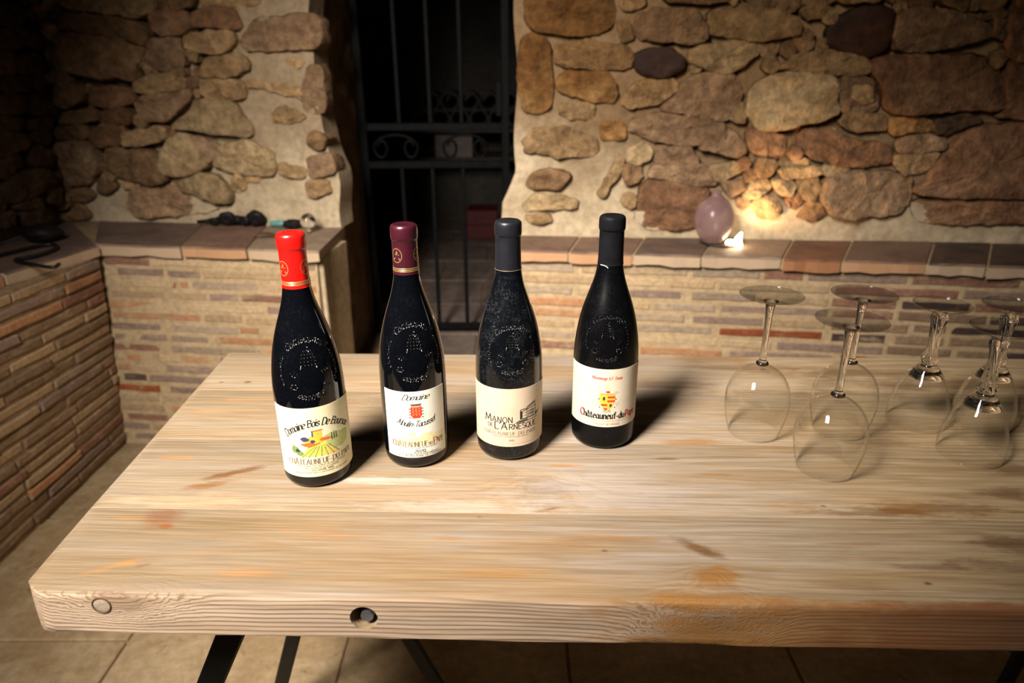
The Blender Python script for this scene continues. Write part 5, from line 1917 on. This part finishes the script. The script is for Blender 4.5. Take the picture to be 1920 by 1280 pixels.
protos = {}
for kind, rim, rz, lab in (
        (ROUND, (1411, 808), 0, 'upturned round-bowled wine glass standing nearest to the bottles'),
        (ROUND, (1545, 877), .5, 'upturned round-bowled wine glass in front, closest to the table edge'),
        (ROUND, (1571, 805), 1.1, 'upturned round-bowled wine glass partly hidden behind the front round one'),
        (TULIP, (1715, 789), 0, 'upturned tulip wine glass with twisted stem, standing alone between the round ones and the pair'),
        (TULIP, (1816, 851), .4, 'upturned tulip wine glass with twisted stem, front one of the pair at the end'),
        (TULIP, (1838, 791), .9, 'upturned tulip wine glass with twisted stem, rear one of the pair at the end')):
    p = on_z(*rim, ZT)
    loc = (p.x, p.y, ZT + .0004)
    key_ = id(kind)
    if key_ not in protos:
        o = protos[key_] = make_glass(kind)
        o.location, o.rotation_euler = loc, (0, 0, rz)
    else:
        o = dup(protos[key_], loc, rz)
    tag(o, lab, 'wine glass', 'upturned wine glasses on the table')

# ------------------------------------------------------------------ small things on the ledges
M['lampiron'] = plain('lamp_plate', (.06, .045, .035), .5, .6, .2, 50)
lx, ly = .655, 2.105
up = thing('ledge_lamp', 'small glowing lamp on a dark round plate on the tiled ledge', 'lamp', (lx, ly, ZL + .003))
link('plate', lathe('plate', [(0, .060), (.003, .064), (.006, .063), (.006, .054), (.004, .05)], 40), up, M['lampiron'])
t_ = NT('glowing_lens')
em_ = t_.n('Emission', {'Color': (1.0, .78, .50, 1), 'Strength': 26.0})
t_.t.links.new(em_.outputs[0], t_.out.inputs[0])
bm_ = bmesh.new()
bmesh.ops.create_cone(bm_, cap_ends=True, segments=28, radius1=.026, radius2=.022, depth=.008)
ln = link('lens', bm_mesh('lens', bm_), up, t_.mat)
ln.location, ln.rotation_euler = (.028, -.047, .012), (.0, .10, 0)
bm_ = bmesh.new()
add_tube(bm_, [(.040, -.040, .012), (.043, -.038, .022), (.047, -.036, .032), (.052, -.034, .040)], [.012, .010, .006, .002], 12)
link('lens_tip', bm_mesh('lens_tip', bm_, True), up, t_.mat)
sp = bpy.data.lights.new('ledge_spot', 'SPOT')
sp.energy, sp.color, sp.spot_size, sp.spot_blend, sp.shadow_soft_size = 4.2, (1.0, .64, .32), math.radians(120), .9, .012
spo = bpy.data.objects.new('ledge_spot', sp)
COL.objects.link(spo)
spo.location = (lx + .068, ly - .045, ZL + .050)
spo.rotation_euler = (Vector((lx + .20, ly + .04, ZL + .19)) - Vector(spo.location)).to_track_quat('-Z', 'Y').to_euler()
t_ = NT('mauve_frosted_glass')
n_ = t_.noise(t_.obj(), 12, 3)
M['mauve'] = t_.bsdf(Base_Color=t_.mix(n_, (.34, .20, .21), (.40, .25, .255)), Roughness=.22, Transmission_Weight=.35, IOR=1.35, Alpha=.62)
gp = smooth_prof([(.0, .020), (.004, .030), (.03, .050), (.065, .0595), (.095, .056), (.122, .042), (.136, .026), (.142, .017), (.150, .014), (.158, .015)], 4)
o = link('glass_globe', lathe('glass_globe', gp, 48), None, M['mauve'])
o.location = (.622, 2.085, ZL + .0105)
tag(o, 'mauve egg-shaped glass globe standing beside the glowing ledge lamp', 'globe')

# iron pieces and oddments on the left ledge
M['oldiron'] = plain('rust_black_iron', (.010, .008, .008), .55, .0, .3, 60, .3, Specular_IOR_Level=.2)
c0 = on_z(400, 424, ZL)
ch = thing('iron_chain', 'lumpy black iron chain with a handle lying on the ledge against the wall', 'chain', (c0.x, c0.y, ZL + .004))
wd = Vector((WBL.e.x, WBL.e.y, 0))


def at(px, z=0, back=0):
    p = on_z(px, 424, ZL) - c0
    return Vector((p.x, p.y + back, z))


bm_ = bmesh.new()
add_tube(bm_, [at(372, .012), at(388, .013), at(402, .016)], [.006, .008, .011], 10)
link('handle', bm_mesh('handle', bm_, True), ch, M['oldiron'])
for px, r, sd_ in ((406, .016, 1), (432, .027, 5), (462, .019, 9), (485, .029, 13)):
    bm_ = bmesh.new()
    bmesh.ops.create_icosphere(bm_, subdivisions=3, radius=r)
    for v in bm_.verts:
        d_ = 1 + .22 * noise.noise(v.co * 45 + Vector((sd_, 2, 3)))
        ax_ = math.hypot(v.co.x, v.co.z) / r
        v.co *= d_
        v.co.y *= .62 * (1 - .55 * max(0, 1 - ax_ * 1.6))     # dished middle, like a worn link
        v.co.x *= 1.12
    o = link('chain_link', bm_mesh('chain_link', bm_, True), ch, M['oldiron'])
    o.location = at(px, r * .95, -.012)
    o.rotation_euler = (.25, 0, rnd.uniform(-.4, .4))
for px in (420, 448, 474):
    bm_ = bmesh.new()
    add_tube(bm_, [at(px - 12, .018), at(px, .020), at(px + 12, .018)], [.011, .016, .012], 10)
    link('chain_lump', bm_mesh('chain_lump', bm_, True), ch, M['oldiron'])
M['turq'] = plain('turquoise_plastic', (.12, .32, .30), .35, 0, .1, 60)
p = on_z(524, 425, ZL)
bm_ = bmesh.new()
add_tube(bm_, [(-.032, 0, .011), (-.028, 0, .011), (.024, 0, .011), (.032, 0, .011)], [.006, .0105, .0105, .007], 14)
o = link('turquoise_tube', bm_mesh('turquoise_tube', bm_, True), None, M['turq'])
o.location = (p.x, p.y, ZL + .001)
tag(o, 'small turquoise tube lying on the ledge beside the iron chain', 'tube')
p = on_z(550, 428, ZL)
bm_ = bmesh.new()
bmesh.ops.create_icosphere(bm_, subdivisions=3, radius=.026)
for v in bm_.verts:
    v.co *= 1 + .22 * noise.noise(v.co * 90) + .05 * math.sin(v.co.x * 500)
    v.co.x *= 1.35
    v.co.z *= .62
o = link('pine_cone', bm_mesh('pine_cone', bm_, False), None, M['oldiron'])
o.location = (p.x, p.y, ZL + .016)
tag(o, 'small dark knobbly cone on the ledge, half behind the red capsule', 'cone')
p = on_z(580, 436, ZL)
gb_ = thing('glass_stopper', 'clear round glass stopper on the ledge by the doorway', 'stopper', (p.x, p.y, ZL))
bm_ = bmesh.new()
bmesh.ops.create_uvsphere(bm_, u_segments=28, v_segments=18, radius=.026)
o = link('ball', bm_mesh('ball', bm_, True), gb_, M['solid'])
o.location = (0, 0, .040)
link('peg', lathe('peg', [(.001, .007), (.010, .009), (.016, .012), (.020, .008)], 20), gb_, M['solid'])
p = on_z(505, 445, ZL)
bm_ = bmesh.new()
N_ = 9
L0, L1 = [], []
for k in range(N_):
    t = k / (N_ - 1)
    w = .014 * math.sin(PI * min(t * .95 + .03, 1)) + .001
    x = -.05 + .10 * t
    z = .006 + .006 * math.sin(t * 5)
    L0.append([bm_.verts.new((x, -w, z)), bm_.verts.new((x, 0, z - .003)), bm_.verts.new((x, w, z + .002))])
for a, b in zip(L0, L0[1:]):
    for i in range(2):
        bm_.faces.new([a[i], b[i], b[i + 1], a[i + 1]])
me_ = bm_mesh('dry_leaf', bm_, True)
o = link('dry_leaf', me_, None, plain('dry_leaf', (.13, .07, .04), .7, 0, .2, 60))
md = o.modifiers.new('thick', 'SOLIDIFY')
md.thickness = .0015
o.location, o.rotation_euler = (p.x, p.y, ZL + .0005), (0, 0, .3)
tag(o, 'curled brown dry leaf lying on the ledge in front of the iron chain', 'leaf')
p = on_z(85, 452, ZL)
bm_ = bmesh.new()
bmesh.ops.create_icosphere(bm_, subdivisions=3, radius=.05)
for v in bm_.verts:
    v.co *= 1 + .2 * noise.noise(v.co * 30 + Vector((4, 2, 1)))
    v.co.x *= 1.25
    v.co.z *= .62
    v.co.z = max(v.co.z, -.024)
o = link('leather_pouch', bm_mesh('leather_pouch', bm_, True), None, M['oldiron'])
o.location = (p.x, p.y, ZL + .026)
tag(o, 'dark slumped pouch lying on the ledge in the far left corner', 'pouch')
bm_ = bmesh.new()
cpts = [on_z(a, b, ZL) + Vector((0, 0, c)) for a, b, c in ((-30, 490, .008), (20, 478, .008), (60, 468, .012), (100, 462, .008), (105, 470, .008), (70, 484, .008), (30, 492, .008), (60, 500, .010), (100, 506, .008), (112, 500, .008))]
cs = [Vector((*crom([(v.x, v.y) for v in cpts], 5)[k], 0)) for k in range(5 * (len(cpts) - 1) + 1)]
for i, v in enumerate(cs):
    v.z = ZL + .0075
add_tube(bm_, cs, .0055, 8)
o = link('black_cable', bm_mesh('black_cable', bm_, True), None, M['steel'])
tag(o, 'loose black cable looped on the left ledge below the dark pouch', 'cable')
